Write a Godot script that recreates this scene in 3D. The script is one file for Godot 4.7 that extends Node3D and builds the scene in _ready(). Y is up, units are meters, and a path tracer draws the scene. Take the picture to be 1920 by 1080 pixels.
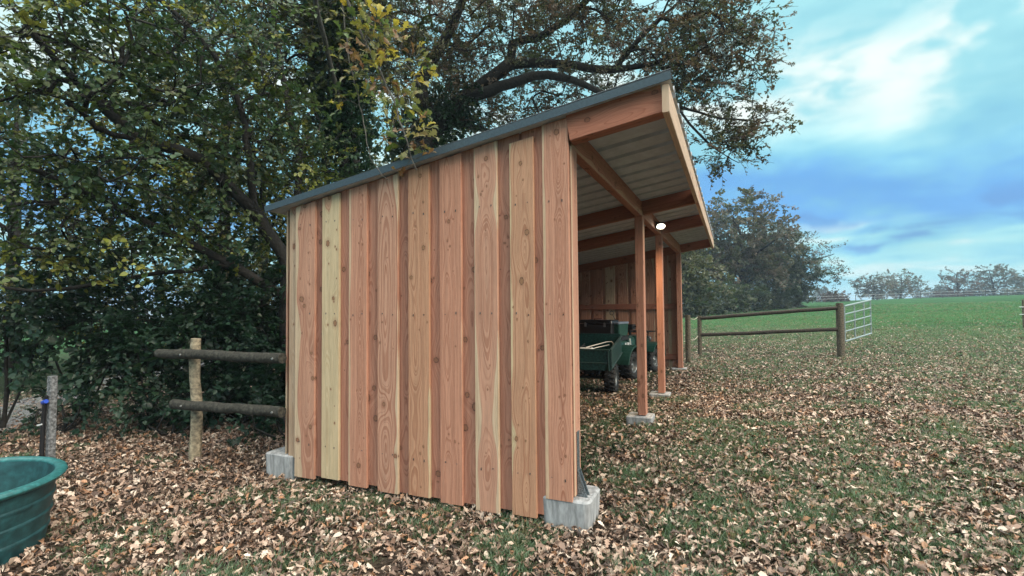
extends Node3D
# A timber field shelter under autumn oaks at the edge of a meadow, with a quad bike and trailer parked inside.

var rng := RandomNumberGenerator.new()
var noise := FastNoiseLite.new()
var taken := {}
var woods: Array = []          # wood grain textures
var wood_cache := {}
var leaf_mat: StandardMaterial3D
var leaf_tris := 0
var bark_mat: StandardMaterial3D
var bark_pale: StandardMaterial3D
const ROOF_A := 3.013
const ROOF_S := 0.155
const LEN := 8.62

# ------------------------------------------------------------------ mesh builder
class MB:
	var v := PackedVector3Array()
	var n := PackedVector3Array()
	var t := PackedVector2Array()
	var c := PackedColorArray()
	var col := Color.WHITE

	func tri(a: Vector3, b: Vector3, d: Vector3, na: Vector3, nb: Vector3, nd: Vector3, ta := Vector2.ZERO, tb := Vector2.ZERO, td := Vector2.ZERO) -> void:
		# given counter-clockwise from outside; Godot wants clockwise
		v.append(a); v.append(d); v.append(b)
		n.append(na); n.append(nd); n.append(nb)
		t.append(ta); t.append(td); t.append(tb)
		c.append(col); c.append(col); c.append(col)

	func flat(a: Vector3, b: Vector3, d: Vector3, ta := Vector2.ZERO, tb := Vector2.ZERO, td := Vector2.ZERO) -> void:
		var nn := (b - a).cross(d - a).normalized()
		tri(a, b, d, nn, nn, nn, ta, tb, td)

	func quad(a: Vector3, b: Vector3, d: Vector3, e: Vector3, ta := Vector2(0, 0), tb := Vector2(1, 0), td := Vector2(1, 1), te := Vector2(0, 1)) -> void:
		flat(a, b, d, ta, tb, td)
		flat(a, d, e, ta, td, te)

	# a bar from p to q with a rectangular section (w across "side", h along "up"), long edges chamfered; slope cuts
	func bar(p: Vector3, q: Vector3, w: float, h: float, up := Vector3.UP, ch := 0.004, u_off := 0.0, v_len := 3.0) -> void:
		var d := (q - p).normalized()
		var s := d.cross(up).normalized()
		var uu := s.cross(d).normalized()
		var x := w / 2.0
		var y := h / 2.0
		var prof := [Vector2(-x + ch, -y), Vector2(x - ch, -y), Vector2(x, -y + ch), Vector2(x, y - ch), Vector2(x - ch, y), Vector2(-x + ch, y), Vector2(-x, y - ch), Vector2(-x, -y + ch)]
		var length := p.distance_to(q)
		var big := maxf(w, h)
		for i in 8:
			var a: Vector2 = prof[i]
			var b: Vector2 = prof[(i + 1) % 8]
			var A := p + s * a.x + uu * a.y
			var B := p + s * b.x + uu * b.y
			var horiz := absf(b.x - a.x) > absf(b.y - a.y)
			var ua := (a.x / big + 0.5) if horiz else (a.y / big + 0.5)
			var ub := (b.x / big + 0.5) if horiz else (b.y / big + 0.5)
			var L := length / v_len
			quad(A, A + d * length, B + d * length, B, Vector2(ua, u_off), Vector2(ua, L + u_off), Vector2(ub, L + u_off), Vector2(ub, u_off))
		for e in 2:
			var o := p if e == 0 else q
			for i in range(1, 7):
				var P0: Vector2 = prof[0]
				var P1: Vector2 = prof[i]
				var P2: Vector2 = prof[i + 1]
				var A2 := o + s * P0.x + uu * P0.y
				var B2 := o + s * P1.x + uu * P1.y
				var C2 := o + s * P2.x + uu * P2.y
				if e == 0:
					flat(A2, B2, C2, Vector2(0.1, 0.1), Vector2(0.12, 0.1), Vector2(0.12, 0.12))
				else:
					flat(A2, C2, B2, Vector2(0.1, 0.1), Vector2(0.12, 0.1), Vector2(0.12, 0.12))

	# a vertical board between x0 and x1, z0 (back) and z1 (front), with a sloping top and its own bottom
	func board(x0: float, x1: float, z0: float, z1: float, yb: float, yt0: float, yt1: float, flip := false, along_z := false, v_off := 0.0) -> void:
		var ch := 0.003
		var prof := [Vector2(x0, z0), Vector2(x0, z1 - ch), Vector2(x0 + ch, z1), Vector2(x1 - ch, z1), Vector2(x1, z1 - ch), Vector2(x1, z0)]
		var top := func(x: float) -> float: return lerpf(yt0, yt1, (x - x0) / (x1 - x0))
		for i in 6:
			var a: Vector2 = prof[i]
			var b: Vector2 = prof[(i + 1) % 6]
			var ua := clampf((a.x - x0) / (x1 - x0), 0.01, 0.99)
			var ub := clampf((b.x - x0) / (x1 - x0), 0.01, 0.99)
			if i == 0: ub = 0.06
			if i == 4: ua = 0.94
			if flip:
				ua = 1.0 - ua
				ub = 1.0 - ub
			var ta: float = top.call(a.x)
			var tb: float = top.call(b.x)
			_bq(a, b, yb, ta, tb, ua, ub, v_off, along_z)
		# caps
		for k in range(1, 5):
			var p0: Vector2 = prof[0]
			var p1: Vector2 = prof[k]
			var p2: Vector2 = prof[k + 1]
			var T := [_m(p0, top.call(p0.x), along_z), _m(p1, top.call(p1.x), along_z), _m(p2, top.call(p2.x), along_z)]
			var Bm := [_m(p0, yb, along_z), _m(p1, yb, along_z), _m(p2, yb, along_z)]
			var uv := Vector2(0.1, 0.1)
			if along_z:
				flat(T[0], T[2], T[1], uv, uv, uv); flat(Bm[0], Bm[1], Bm[2], uv, uv, uv)
			else:
				flat(T[0], T[1], T[2], uv, uv, uv); flat(Bm[0], Bm[2], Bm[1], uv, uv, uv)

	func _m(p: Vector2, y: float, along_z: bool) -> Vector3:
		return Vector3(-p.y, y, p.x) if along_z else Vector3(p.x, y, p.y)

	func _bq(a: Vector2, b: Vector2, yb: float, ta: float, tb: float, ua: float, ub: float, vo: float, along_z: bool) -> void:
		var A := _m(a, yb, along_z)
		var B := _m(b, yb, along_z)
		var C := _m(b, tb, along_z)
		var D := _m(a, ta, along_z)
		var s := 1.0 / 3.15 if vo < 0.5 else -1.0 / 3.15
		var o := 0.01 if vo < 0.5 else 0.99
		quad(A, B, C, D, Vector2(ua, yb * s + o), Vector2(ub, yb * s + o), Vector2(ub, tb * s + o), Vector2(ua, ta * s + o))

	func tube(p: Array, r: Array, sides := 8, caps := true) -> void:
		var rings := []
		var axis_prev := Vector3.ZERO
		var s := Vector3.ZERO
		for i in p.size():
			var d: Vector3
			if i == 0: d = p[1] - p[0]
			elif i == p.size() - 1: d = p[i] - p[i - 1]
			else: d = (p[i + 1] - p[i]).normalized() + (p[i] - p[i - 1]).normalized()
			d = d.normalized()
			if i == 0:
				s = d.cross(Vector3.UP if absf(d.y) < 0.9 else Vector3.RIGHT).normalized()
			else:
				s = (s - d * s.dot(d)).normalized()
			var w := s.cross(d)
			var ring := []
			for k in sides:
				var a := TAU * k / sides
				ring.append(s * cos(a) + w * sin(a))
			rings.append(ring)
		var run := 0.0
		for i in p.size() - 1:
			var L: float = (p[i + 1] as Vector3).distance_to(p[i])
			for k in sides:
				var k2 := (k + 1) % sides
				var n0: Vector3 = rings[i][k]
				var n1: Vector3 = rings[i][k2]
				var m0: Vector3 = rings[i + 1][k]
				var m1: Vector3 = rings[i + 1][k2]
				var A: Vector3 = p[i] + n0 * r[i]
				var B: Vector3 = p[i] + n1 * r[i]
				var Cc: Vector3 = p[i + 1] + m1 * r[i + 1]
				var D: Vector3 = p[i + 1] + m0 * r[i + 1]
				var u0 := float(k) / sides
				var u1 := float(k + 1) / sides
				tri(A, D, Cc, n0, m0, m1, Vector2(u0, run), Vector2(u0, run + L), Vector2(u1, run + L))
				tri(A, Cc, B, n0, m1, n1, Vector2(u0, run), Vector2(u1, run + L), Vector2(u1, run))
			run += L
		if caps:
			for k in sides:
				var k2 := (k + 1) % sides
				flat(p[0], p[0] + rings[0][k] * r[0], p[0] + rings[0][k2] * r[0])
				var e := p.size() - 1
				flat(p[e], p[e] + rings[e][k2] * r[e], p[e] + rings[e][k] * r[e])

	# turn a profile of (radius, height) about the y axis, smooth where profile bends little
	func lathe(prof: Array, seg := 32, xf := Transform3D(), sharp := false) -> void:
		var ns := []
		for i in prof.size():
			var a: Vector2 = prof[maxi(i - 1, 0)]
			var b: Vector2 = prof[mini(i + 1, prof.size() - 1)]
			var d := (b - a).normalized()
			ns.append(Vector2(d.y, -d.x))
		for i in prof.size() - 1:
			var p0: Vector2 = prof[i]
			var p1: Vector2 = prof[i + 1]
			var f := (p1 - p0).normalized()
			var fn := Vector2(f.y, -f.x)
			var q0: Vector2 = fn if sharp else ns[i]
			var q1: Vector2 = fn if sharp else ns[i + 1]
			for k in seg:
				var a0 := TAU * k / seg
				var a1 := TAU * (k + 1) / seg
				var pts := []
				var nrm := []
				for e in [[p0, q0, a0], [p0, q0, a1], [p1, q1, a1], [p1, q1, a0]]:
					var pp: Vector2 = e[0]
					var qq: Vector2 = e[1]
					var an: float = e[2]
					pts.append(xf * Vector3(pp.x * cos(an), pp.y, -pp.x * sin(an)))
					nrm.append((xf.basis * Vector3(qq.x * cos(an), qq.y, -qq.x * sin(an))).normalized())
				tri(pts[0], pts[1], pts[2], nrm[0], nrm[1], nrm[2], Vector2(a0, p0.y), Vector2(a1, p0.y), Vector2(a1, p1.y))
				tri(pts[0], pts[2], pts[3], nrm[0], nrm[2], nrm[3], Vector2(a0, p0.y), Vector2(a1, p1.y), Vector2(a0, p1.y))

	# a box with rounded vertical corners and a chamfered top, optionally tapering upwards
	func block(cen: Vector3, size: Vector3, rad: float, taper := 0.0, bev := 0.012, xf := Transform3D()) -> void:
		var outl := func(k: float, inset: float) -> Array:
			var o := []
			var hx := size.x / 2 - inset - taper * k
			var hz := size.z / 2 - inset - taper * k
			var rr := maxf(rad - inset, 0.002)
			for q in 4:
				var cx := (hx - rr) * (1 if q in [0, 3] else -1)
				var cz := (hz - rr) * (1 if q in [2, 3] else -1)
				for j in 5:
					var a := TAU * (q / 4.0) + PI / 2 * j / 4.0
					o.append(Vector2(cx + rr * cos(a), cz - rr * sin(a)))
			return o
		var levels := [[0.0, 0.0], [size.y - bev, 0.0], [size.y, bev]]
		var rings := []
		for l in levels:
			var o: Array = outl.call(l[0] / size.y, l[1])
			var ring := []
			for q in o:
				ring.append(xf * (cen + Vector3(q.x, l[0] - size.y / 2, q.y)))
			rings.append(ring)
		for i in 2:
			for k in rings[0].size():
				var k2: int = (k + 1) % rings[0].size()
				quad(rings[i][k], rings[i][k2], rings[i + 1][k2], rings[i + 1][k])
		for k in range(1, rings[0].size() - 1):
			flat(rings[2][0], rings[2][k], rings[2][k + 1])
			flat(rings[0][0], rings[0][k + 1], rings[0][k])

	func welded() -> ArrayMesh:
		# equal points of equal colour share one vertex, with a smooth normal
		var seen := {}
		var V := PackedVector3Array()
		var N := PackedVector3Array()
		var C := PackedColorArray()
		var I := PackedInt32Array()
		for i in v.size():
			var key := [v[i], c[i]]
			if not seen.has(key):
				seen[key] = V.size()
				V.append(v[i]); N.append(Vector3.ZERO); C.append(c[i])
			var k: int = seen[key]
			N[k] += n[i]
			I.append(k)
		for i in N.size(): N[i] = N[i].normalized()
		var arr := []
		arr.resize(Mesh.ARRAY_MAX)
		arr[Mesh.ARRAY_VERTEX] = V
		arr[Mesh.ARRAY_NORMAL] = N
		arr[Mesh.ARRAY_COLOR] = C
		arr[Mesh.ARRAY_INDEX] = I
		var m := ArrayMesh.new()
		m.add_surface_from_arrays(Mesh.PRIMITIVE_TRIANGLES, arr)
		return m

	func mesh() -> ArrayMesh:
		var arr := []
		arr.resize(Mesh.ARRAY_MAX)
		arr[Mesh.ARRAY_VERTEX] = v
		arr[Mesh.ARRAY_NORMAL] = n
		arr[Mesh.ARRAY_TEX_UV] = t
		arr[Mesh.ARRAY_COLOR] = c
		var m := ArrayMesh.new()
		m.add_surface_from_arrays(Mesh.PRIMITIVE_TRIANGLES, arr)
		return m

# ------------------------------------------------------------------ naming
func numbered(called: String) -> String:
	if not taken.has(called):
		taken[called] = 0
		return called
	taken[called] += 1
	return "%s_%03d" % [called, taken[called]]

func thing(called: String, label: String, category: String, at := Vector3.ZERO, group := "") -> Node3D:
	var o := Node3D.new()
	o.name = numbered(called)
	add_child(o)
	o.position = at
	tag(o, label, category, group)
	return o

func tag(o: Node, label: String, category: String, group := "", kind := "") -> void:
	if label: o.set_meta("label", label)
	if category: o.set_meta("category", category)
	if group: o.set_meta("group", group)
	if kind: o.set_meta("kind", kind)

func part(called: String, mb: MB, m: Material, parent: Node) -> MeshInstance3D:
	var o := MeshInstance3D.new()
	o.mesh = mb.mesh()
	o.material_override = m
	o.name = called
	parent.add_child(o, true)
	return o

func part_mesh(called: String, me: Mesh, m: Material, parent: Node) -> MeshInstance3D:
	var o := MeshInstance3D.new()
	o.mesh = me
	o.material_override = m
	o.name = called
	parent.add_child(o, true)
	return o

func lin(r: float, g: float, b: float) -> Color:
	return Color(r, g, b).linear_to_srgb()

func mat(c: Color, rough := 0.8, metal := 0.0, tex: Texture2D = null) -> StandardMaterial3D:
	var m := StandardMaterial3D.new()
	m.albedo_color = c
	m.roughness = rough
	m.metallic = metal
	if tex: m.albedo_texture = tex
	return m

func mottled(c: Color, lo: float, hi: float, freq: float, scale: float, rough := 0.8, metal := 0.0, bump := 0.0, sd := 1) -> StandardMaterial3D:
	# a material whose tone wanders between lo and hi times its colour, in blotches and fine grain
	var m := mat(c, rough, metal)
	var f := FastNoiseLite.new()
	f.seed = sd
	f.frequency = freq
	f.fractal_octaves = 5
	f.fractal_gain = 0.62
	var nt := NoiseTexture2D.new()
	nt.width = 384
	nt.height = 384
	nt.seamless = true
	nt.noise = f
	var g := Gradient.new()
	g.offsets = PackedFloat32Array([0.2, 0.8])
	g.colors = PackedColorArray([Color(lo, lo, lo), Color(hi, hi, hi)])
	nt.color_ramp = g
	m.albedo_texture = nt
	m.uv1_triplanar = true
	m.uv1_scale = Vector3.ONE * scale
	if bump > 0.0:
		var nb := NoiseTexture2D.new()
		nb.width = 384
		nb.height = 384
		nb.seamless = true
		nb.noise = f
		m.heightmap_enabled = true
		m.heightmap_texture = nb
		m.heightmap_scale = bump
	return m

# ------------------------------------------------------------------ wood
func make_wood(k: int) -> ImageTexture:
	var W := 96
	var H := 800
	var g := RandomNumberGenerator.new()
	g.seed = 900 + k
	var nz := FastNoiseLite.new()
	nz.seed = 40 + k
	nz.frequency = 1.0
	nz.fractal_octaves = 2
	var x0 := g.randf_range(-0.05, 0.05)
	var d0 := g.randf_range(0.015, 0.07)
	var taper := g.randf_range(-0.012, 0.012)
	var spacing := g.randf_range(0.012, 0.019)
	var sap_r: float = [0.112, 0.14, 0.122, 0.03, 0.15, 0.112, 0.14, 0.100, 0.16, 0.120][k % 10]
	var redness: float = [0.5, 0.7, 0.35, 0.2, 0.8, 0.45, 0.6, 0.4, 0.9, 0.55][k % 10]
	var knots := []
	for i in g.randi_range(10, 17):
		var big := g.randf() < 0.28
		var kr := g.randf_range(0.012, 0.022) if big else g.randf_range(0.0035, 0.008)
		knots.append([g.randf_range(-0.085, 0.085), g.randf_range(0.05, 2.95), kr, (g.randf_range(0.022, 0.045) if big else g.randf_range(0.004, 0.012)) * (1 if g.randf() < 0.65 else -1), g.randf_range(0.45, 1.0)])
	var heart := Vector3(0.50, 0.30, 0.217).lerp(Vector3(0.45, 0.228, 0.155), redness)
	var late := heart * Vector3(0.66, 0.52, 0.47)
	var sap := Vector3(0.53, 0.415, 0.30)
	var sap_late := Vector3(0.43, 0.30, 0.195)
	var data := PackedByteArray()
	data.resize(W * H * 3)
	var at := 0
	for j in H:
		var y := 3.0 * j / H
		var wob := nz.get_noise_2d(y * 0.9, 11.0) * 0.014
		var dep := d0 + taper * (y - 1.5) + nz.get_noise_2d(y * 0.9, 57.0) * 0.075
		var near := []
		for kn in knots:
			if absf(kn[1] - y) < 0.28: near.append(kn)
		for i in W:
			var x := (float(i) / (W - 1) - 0.5) * 0.2
			var dx := x - x0 + wob
			var rr := sqrt(dx * dx + dep * dep) + nz.get_noise_2d(x * 14.0, y * 1.6) * 0.004
			var core := 0.0
			var rim := 0.0
			var halo := 0.0
			for kn in near:
				var kx: float = x - kn[0]
				var ky: float = y - kn[1]
				var q: float = exp(-(kx * kx + ky * ky * 0.12) / (kn[2] * kn[2] * 9.0))
				rr += kn[3] * q
				var dd: float = sqrt(kx * kx + ky * ky * kn[4]) / kn[2] + nz.get_noise_2d(x * 90.0, y * 90.0) * 0.25
				if dd < 2.4:
					halo = maxf(halo, 1.0 - dd / 2.4)
					if dd < 1.0:
						core = 1.0
						rim = smoothstep(0.62, 0.95, dd)
			var ri := rr / spacing + nz.get_noise_2d(rr * 60.0, 5.0) * 0.8
			var f := fposmod(ri, 1.0)
			var late_w := 0.72 + 0.5 * nz.get_noise_2d(floorf(ri) * 3.7, 21.0)
			var lt := smoothstep(0.30, 0.86, f) * (1.0 - smoothstep(0.92, 1.0, f))
			var s := smoothstep(sap_r - 0.004, sap_r + 0.004, rr + nz.get_noise_2d(x * 40.0, y * 2.0) * 0.003)
			var col := heart.lerp(late, lt * late_w).lerp(sap.lerp(sap_late, lt * 0.6), s)
			var fine := 1.0 + nz.get_noise_2d(x * 620.0, y * 9.0) * 0.16 + nz.get_noise_2d(x * 30.0 + 50.0, y * 1.3) * 0.16
			col *= fine
			if halo > 0.0: col = col.lerp(late * 0.85, halo * 0.65)
			if core > 0.0: col = Vector3(0.27, 0.135, 0.080).lerp(Vector3(0.10, 0.050, 0.032), rim)
			var cc := Color(clampf(col.x, 0, 1), clampf(col.y, 0, 1), clampf(col.z, 0, 1)).linear_to_srgb()
			data[at] = int(cc.r * 255.0)
			data[at + 1] = int(cc.g * 255.0)
			data[at + 2] = int(cc.b * 255.0)
			at += 3
	return ImageTexture.create_from_image(Image.create_from_data(W, H, false, Image.FORMAT_RGB8, data))

func wood(k: int, tone := Color(1, 1, 1)) -> StandardMaterial3D:
	var key := str(k, tone)
	if not wood_cache.has(key):
		var m := mat(tone, 0.78, 0.0, woods[k % woods.size()])
		m.heightmap_enabled = true
		m.heightmap_texture = woods[k % woods.size()]
		m.heightmap_scale = 0.08
		wood_cache[key] = m
	return wood_cache[key]

# ------------------------------------------------------------------ ground
func height(x: float, z: float) -> float:
	var sx := 0.028 * (log(1.0 + exp((x + 0.5) * 1.4)) / 1.4 if x < 20.0 else x + 0.5)
	var d := -z
	var sz := 0.009 * (log(1.0 + exp((d - 2.0) * 0.6)) / 0.6 if d < 50.0 else minf(d - 2.0, 132.0))
	var fall := maxf(d - 140.0, 0.0) * 0.03 + maxf(x - 75.0, 0.0) * 0.028
	var left := maxf(-x - 9.0, 0.0) * 0.02
	return sx + sz - fall - left + noise.get_noise_2d(x * 0.35, z * 0.35) * 0.03 * clampf((absf(x) + absf(z)) * 0.15, 0.15, 4.0) - 0.02

func leafiness(x: float, z: float) -> float:
	# how thick the fallen leaves lie: under and around the oaks, thinning out over the meadow
	var d := Vector2(x + 2.0, z + 3.5).length()
	var base := 1.05 - d / 21.0
	var far := Vector2(x - 5.0, z + 8.0).length()
	base = maxf(base, 0.98 - far / 26.0)
	base += noise.get_noise_2d(x * 1.3 + 300.0, z * 1.3) * 0.20 + noise.get_noise_2d(x * 7.0, z * 7.0 + 70.0) * 0.34
	return clampf(base, 0.0, 1.0)

func grassiness(x: float, z: float) -> float:
	var g := 0.42 + noise.get_noise_2d(x * 9.0 - 90.0, z * 9.0) * 1.15 + noise.get_noise_2d(x * 0.8 + 500.0, z * 0.8) * 0.7
	g += smoothstep(4.0, 18.0, Vector2(x + 1.0, z).length()) * 0.65 + smoothstep(-0.5, 1.5, x) * 0.12
	if z > -0.05 and z < 0.7 and x > -2.5 and x < -0.25: g += 0.4 * (1.0 - z / 0.7)
	g -= smoothstep(-1.6, -4.0, x) * 0.6 - smoothstep(-7.8, -9.0, x) * 0.7
	return clampf(g, 0.0, 1.0)

# ------------------------------------------------------------------ leaves
func leaf_oval(mb: MB, at: Vector3, dir: Vector3, up: Vector3, L: float, w: float) -> void:
	var s := dir.cross(up).normalized()
	var nn := s.cross(dir).normalized()
	var tip := at + dir * L - nn * L * 0.10
	var l1 := at + dir * L * 0.30 - s * w * 0.5 + nn * L * 0.10
	var l2 := at + dir * L * 0.70 - s * w * 0.40 + nn * L * 0.04
	var r1 := at + dir * L * 0.30 + s * w * 0.5 + nn * L * 0.10
	var r2 := at + dir * L * 0.70 + s * w * 0.40 + nn * L * 0.04
	mb.flat(at, tip, l2); mb.flat(at, l2, l1)
	mb.flat(at, r2, tip); mb.flat(at, r1, r2)

func leaf_oak(mb: MB, at: Vector3, dir: Vector3, up: Vector3, L: float, w: float, curl := 0.12) -> void:
	var s := dir.cross(up).normalized()
	var nn := s.cross(dir).normalized()
	var prof := [[0.12, 0.10], [0.24, 0.42], [0.34, 0.22], [0.50, 0.80], [0.58, 0.40], [0.74, 0.95], [0.82, 0.5], [0.94, 0.42]]
	var mid := []
	for p in prof: mid.append(at + dir * L * p[0] - nn * L * curl * (p[0] - 0.5) * (p[0] - 0.5) * 2.0)
	var tip := at + dir * L - nn * L * curl * 0.5
	for side in [-1.0, 1.0]:
		var last := at
		var lastm := at
		for i in prof.size():
			var e: Vector3 = mid[i] + s * side * w * 0.5 * prof[i][1] + nn * L * curl * prof[i][1] * 0.8
			if side > 0:
				mb.flat(lastm, last, e); mb.flat(lastm, e, mid[i])
			else:
				mb.flat(lastm, e, last); mb.flat(lastm, mid[i], e)
			last = e
			lastm = mid[i]
		if side > 0: mb.flat(lastm, last, tip)
		else: mb.flat(lastm, tip, last)

func leaf_lobes(mb: MB, at: Vector3, dir: Vector3, up: Vector3, L: float, w: float) -> void:
	# an oak leaf small enough to need only its main lobes
	var s := dir.cross(up).normalized()
	var nn := s.cross(dir).normalized()
	var mid := at + dir * L * 0.55 - nn * L * 0.06
	var ed := []
	for e in [[0.25, 0.55], [0.45, 0.28], [0.68, 1.0], [1.0, 0.0]]:
		ed.append(e)
	for side in [-1.0, 1.0]:
		var last := at
		for e in ed:
			var p: Vector3 = at + dir * L * e[0] + s * side * w * 0.5 * e[1] + nn * L * 0.1 * e[1]
			if side > 0: mb.flat(last, p, mid)
			else: mb.flat(last, mid, p)
			last = p

# a leafy twig, growing along +z from the origin, length 1 unit = L metres
func spray(kind: String, sd: int, L: float, leaf: float, count: int, twig := 0.004) -> ArrayMesh:
	var g := RandomNumberGenerator.new()
	g.seed = sd
	var mb := MB.new()
	var wood_c := Color(0.055, 0.045, 0.035)
	var stems := []
	var main := []
	var rad := []
	for i in 3:
		main.append(Vector3(g.randf_range(-0.08, 0.08) * i, -0.06 * i * i * 0.5 + g.randf_range(-0.02, 0.02), i / 2.0) * L)
		rad.append(lerpf(twig, twig * 0.4, i / 2.0))
	stems.append(main)
	mb.col = wood_c
	mb.tube(main, rad, 3, false)
	for i in 5:
		var b: Vector3 = main[i % 2].lerp(main[i % 2 + 1], g.randf())
		var side := -1.0 if i % 2 == 0 else 1.0
		var e := b + Vector3(side * g.randf_range(0.2, 0.42), g.randf_range(-0.12, 0.16), g.randf_range(0.12, 0.4)) * L
		stems.append([b, e])
		if kind != "plain": mb.tube([b, e], [twig * 0.6, twig * 0.35], 3, false)
	for i in count:
		var st2: Array = stems[g.randi_range(0, stems.size() - 1)]
		var u := pow(g.randf(), 0.6) * (st2.size() - 1.001)
		var p: Vector3 = (st2[int(u)] as Vector3).lerp(st2[int(u) + 1], u - int(u))
		var dir := Vector3(g.randf_range(-1, 1), g.randf_range(-0.5, 0.3), g.randf_range(-0.2, 1.0)).normalized()
		var up := Vector3(g.randf_range(-0.6, 0.6), 1, g.randf_range(-0.6, 0.6)).normalized()
		var k := g.randf_range(0.62, 1.3)
		mb.col = Color(k * g.randf_range(0.85, 1.2), k, k * g.randf_range(0.7, 1.15))
		var l := leaf * g.randf_range(0.65, 1.2)
		if kind == "lobed":
			leaf_oak(mb, p, dir, up, l, l * 0.62, g.randf_range(0.05, 0.3))
		elif kind == "oak":
			leaf_lobes(mb, p, dir, up, l, l * 0.62)
		elif kind == "oval":
			leaf_oval(mb, p, dir, up, l, l * 0.72)
		else:
			var s := dir.cross(up).normalized() * l * 0.32
			var q := p + dir * l * 0.5
			mb.flat(p, q + s, p + dir * l); mb.flat(p, p + dir * l, q - s)
	return mb.welded()

# ------------------------------------------------------------------ trees
class Branching:
	var pos := PackedVector3Array()
	var par := PackedInt32Array()
	var rad := PackedFloat32Array()
	var tips := []       # indices of leafy nodes
	var g := RandomNumberGenerator.new()

	func add(p: Vector3, parent: int, r := 0.0) -> int:
		pos.append(p); par.append(parent); rad.append(r)
		return pos.size() - 1

	func nearest(p: Vector3, low_bias := 0.0) -> int:
		var best := -1
		var bd := 1e9
		for i in pos.size():
			var d := pos[i].distance_squared_to(p)
			if pos[i].y > p.y + 0.15: d *= 1.0 + low_bias
			if d < bd:
				bd = d
				best = i
		return best

	func limb(pts: Array, r0: float, r1: float, step := 0.35) -> void:
		var last := nearest(pts[0]) if pos.size() > 0 else add(pts[0], -1, r0)
		var total := 0.0
		for i in pts.size() - 1: total += (pts[i] as Vector3).distance_to(pts[i + 1])
		var run := 0.0
		for i in pts.size() - 1:
			var a: Vector3 = pts[i]
			var b: Vector3 = pts[i + 1]
			var pa: Vector3 = pts[maxi(i - 1, 0)]
			var pb: Vector3 = pts[mini(i + 2, pts.size() - 1)]
			var L := a.distance_to(b)
			var k := maxi(1, int(ceil(L / step)))
			for j in k:
				var u := float(j + 1) / k
				var p := a.cubic_interpolate(b, pa, pb, u)
				if j < k - 1: p += Vector3(g.randf_range(-1, 1), g.randf_range(-1, 1), g.randf_range(-1, 1)) * step * 0.07
				last = add(p, last, lerpf(r0, r1, (run + L * u) / total))
			run += L

	func fill(cen: Vector3, ra: Vector3, count: int, step := 0.3, wob := 0.16) -> void:
		var pts := []
		for i in count:
			var d := Vector3(g.randfn(), g.randfn(), g.randfn()).normalized() * pow(g.randf(), 0.42)
			pts.append(cen + d * ra)
		var root := pos[nearest(cen)]
		pts.sort_custom(func(a, b): return a.distance_squared_to(root) < b.distance_squared_to(root))
		for p in pts:
			var k := nearest(p, 0.8)
			var a := pos[k]
			var dirp := (a - pos[par[k]]).normalized() if par[k] >= 0 else Vector3.UP
			var L := a.distance_to(p)
			if L < 0.05: continue
			var segs := clampi(int(ceil(L / step)), 1, 9)
			var c1 := a + dirp * L * 0.35
			var last := k
			for j in segs:
				var u := float(j + 1) / segs
				var q := a.lerp(c1, u).lerp(c1.lerp(p, u), u)
				if j < segs - 1: q += Vector3(g.randf_range(-1, 1), g.randf_range(-1, 1), g.randf_range(-1, 1)) * wob * step
				last = add(q, last)
				if j >= segs - 2: tips.append(last)

	func finish(tip_r := 0.005, power := 2.3) -> void:
		var acc := PackedFloat32Array()
		acc.resize(pos.size())
		for i in range(pos.size() - 1, -1, -1):
			var r := maxf(pow(acc[i], 1.0 / power) if acc[i] > 0.0 else tip_r, rad[i])
			rad[i] = r
			if par[i] >= 0: acc[par[i]] += pow(minf(r, 0.5), power)

	func wood_mesh(min_r := 0.0) -> ArrayMesh:
		var mb := MB.new()
		var rings := {}
		var main := {}
		for i in pos.size():
			var p := par[i]
			if p < 0: continue
			if not main.has(p) or rad[i] > rad[main[p]]: main[p] = i
		for i in pos.size():
			var p := par[i]
			if p < 0 or rad[i] < min_r: continue
			var sides := 9 if rad[i] > 0.08 else (6 if rad[i] > 0.025 else (4 if rad[i] > 0.010 else 3))
			var d := (pos[i] - pos[p]).normalized()
			var a0: Array
			var keep: bool = main[p] == i and rings.has(p) and rings[p][0] == sides
			var s: Vector3
			if keep:
				s = rings[p][2]
			else:
				s = d.cross(Vector3.UP if absf(d.y) < 0.9 else Vector3.RIGHT)
			s = (s - d * s.dot(d)).normalized()
			var w := s.cross(d)
			var ring := []
			for k in sides:
				var an := TAU * k / sides
				ring.append(s * cos(an) + w * sin(an))
			var r_start := rad[i] if main[p] != i else minf(rad[p], rad[i] * 1.5)
			a0 = rings[p][1] if keep else ring
			if keep: r_start = rad[p]
			for k in sides:
				var k2: int = (k + 1) % sides
				var A: Vector3 = pos[p] + a0[k] * r_start
				var B: Vector3 = pos[p] + a0[k2] * r_start
				var C: Vector3 = pos[i] + ring[k2] * rad[i]
				var D: Vector3 = pos[i] + ring[k] * rad[i]
				mb.tri(A, D, C, a0[k], ring[k], ring[k2])
				mb.tri(A, C, B, a0[k], ring[k2], a0[k2])
			rings[i] = [sides, ring, s]
		return mb.mesh()

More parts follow.
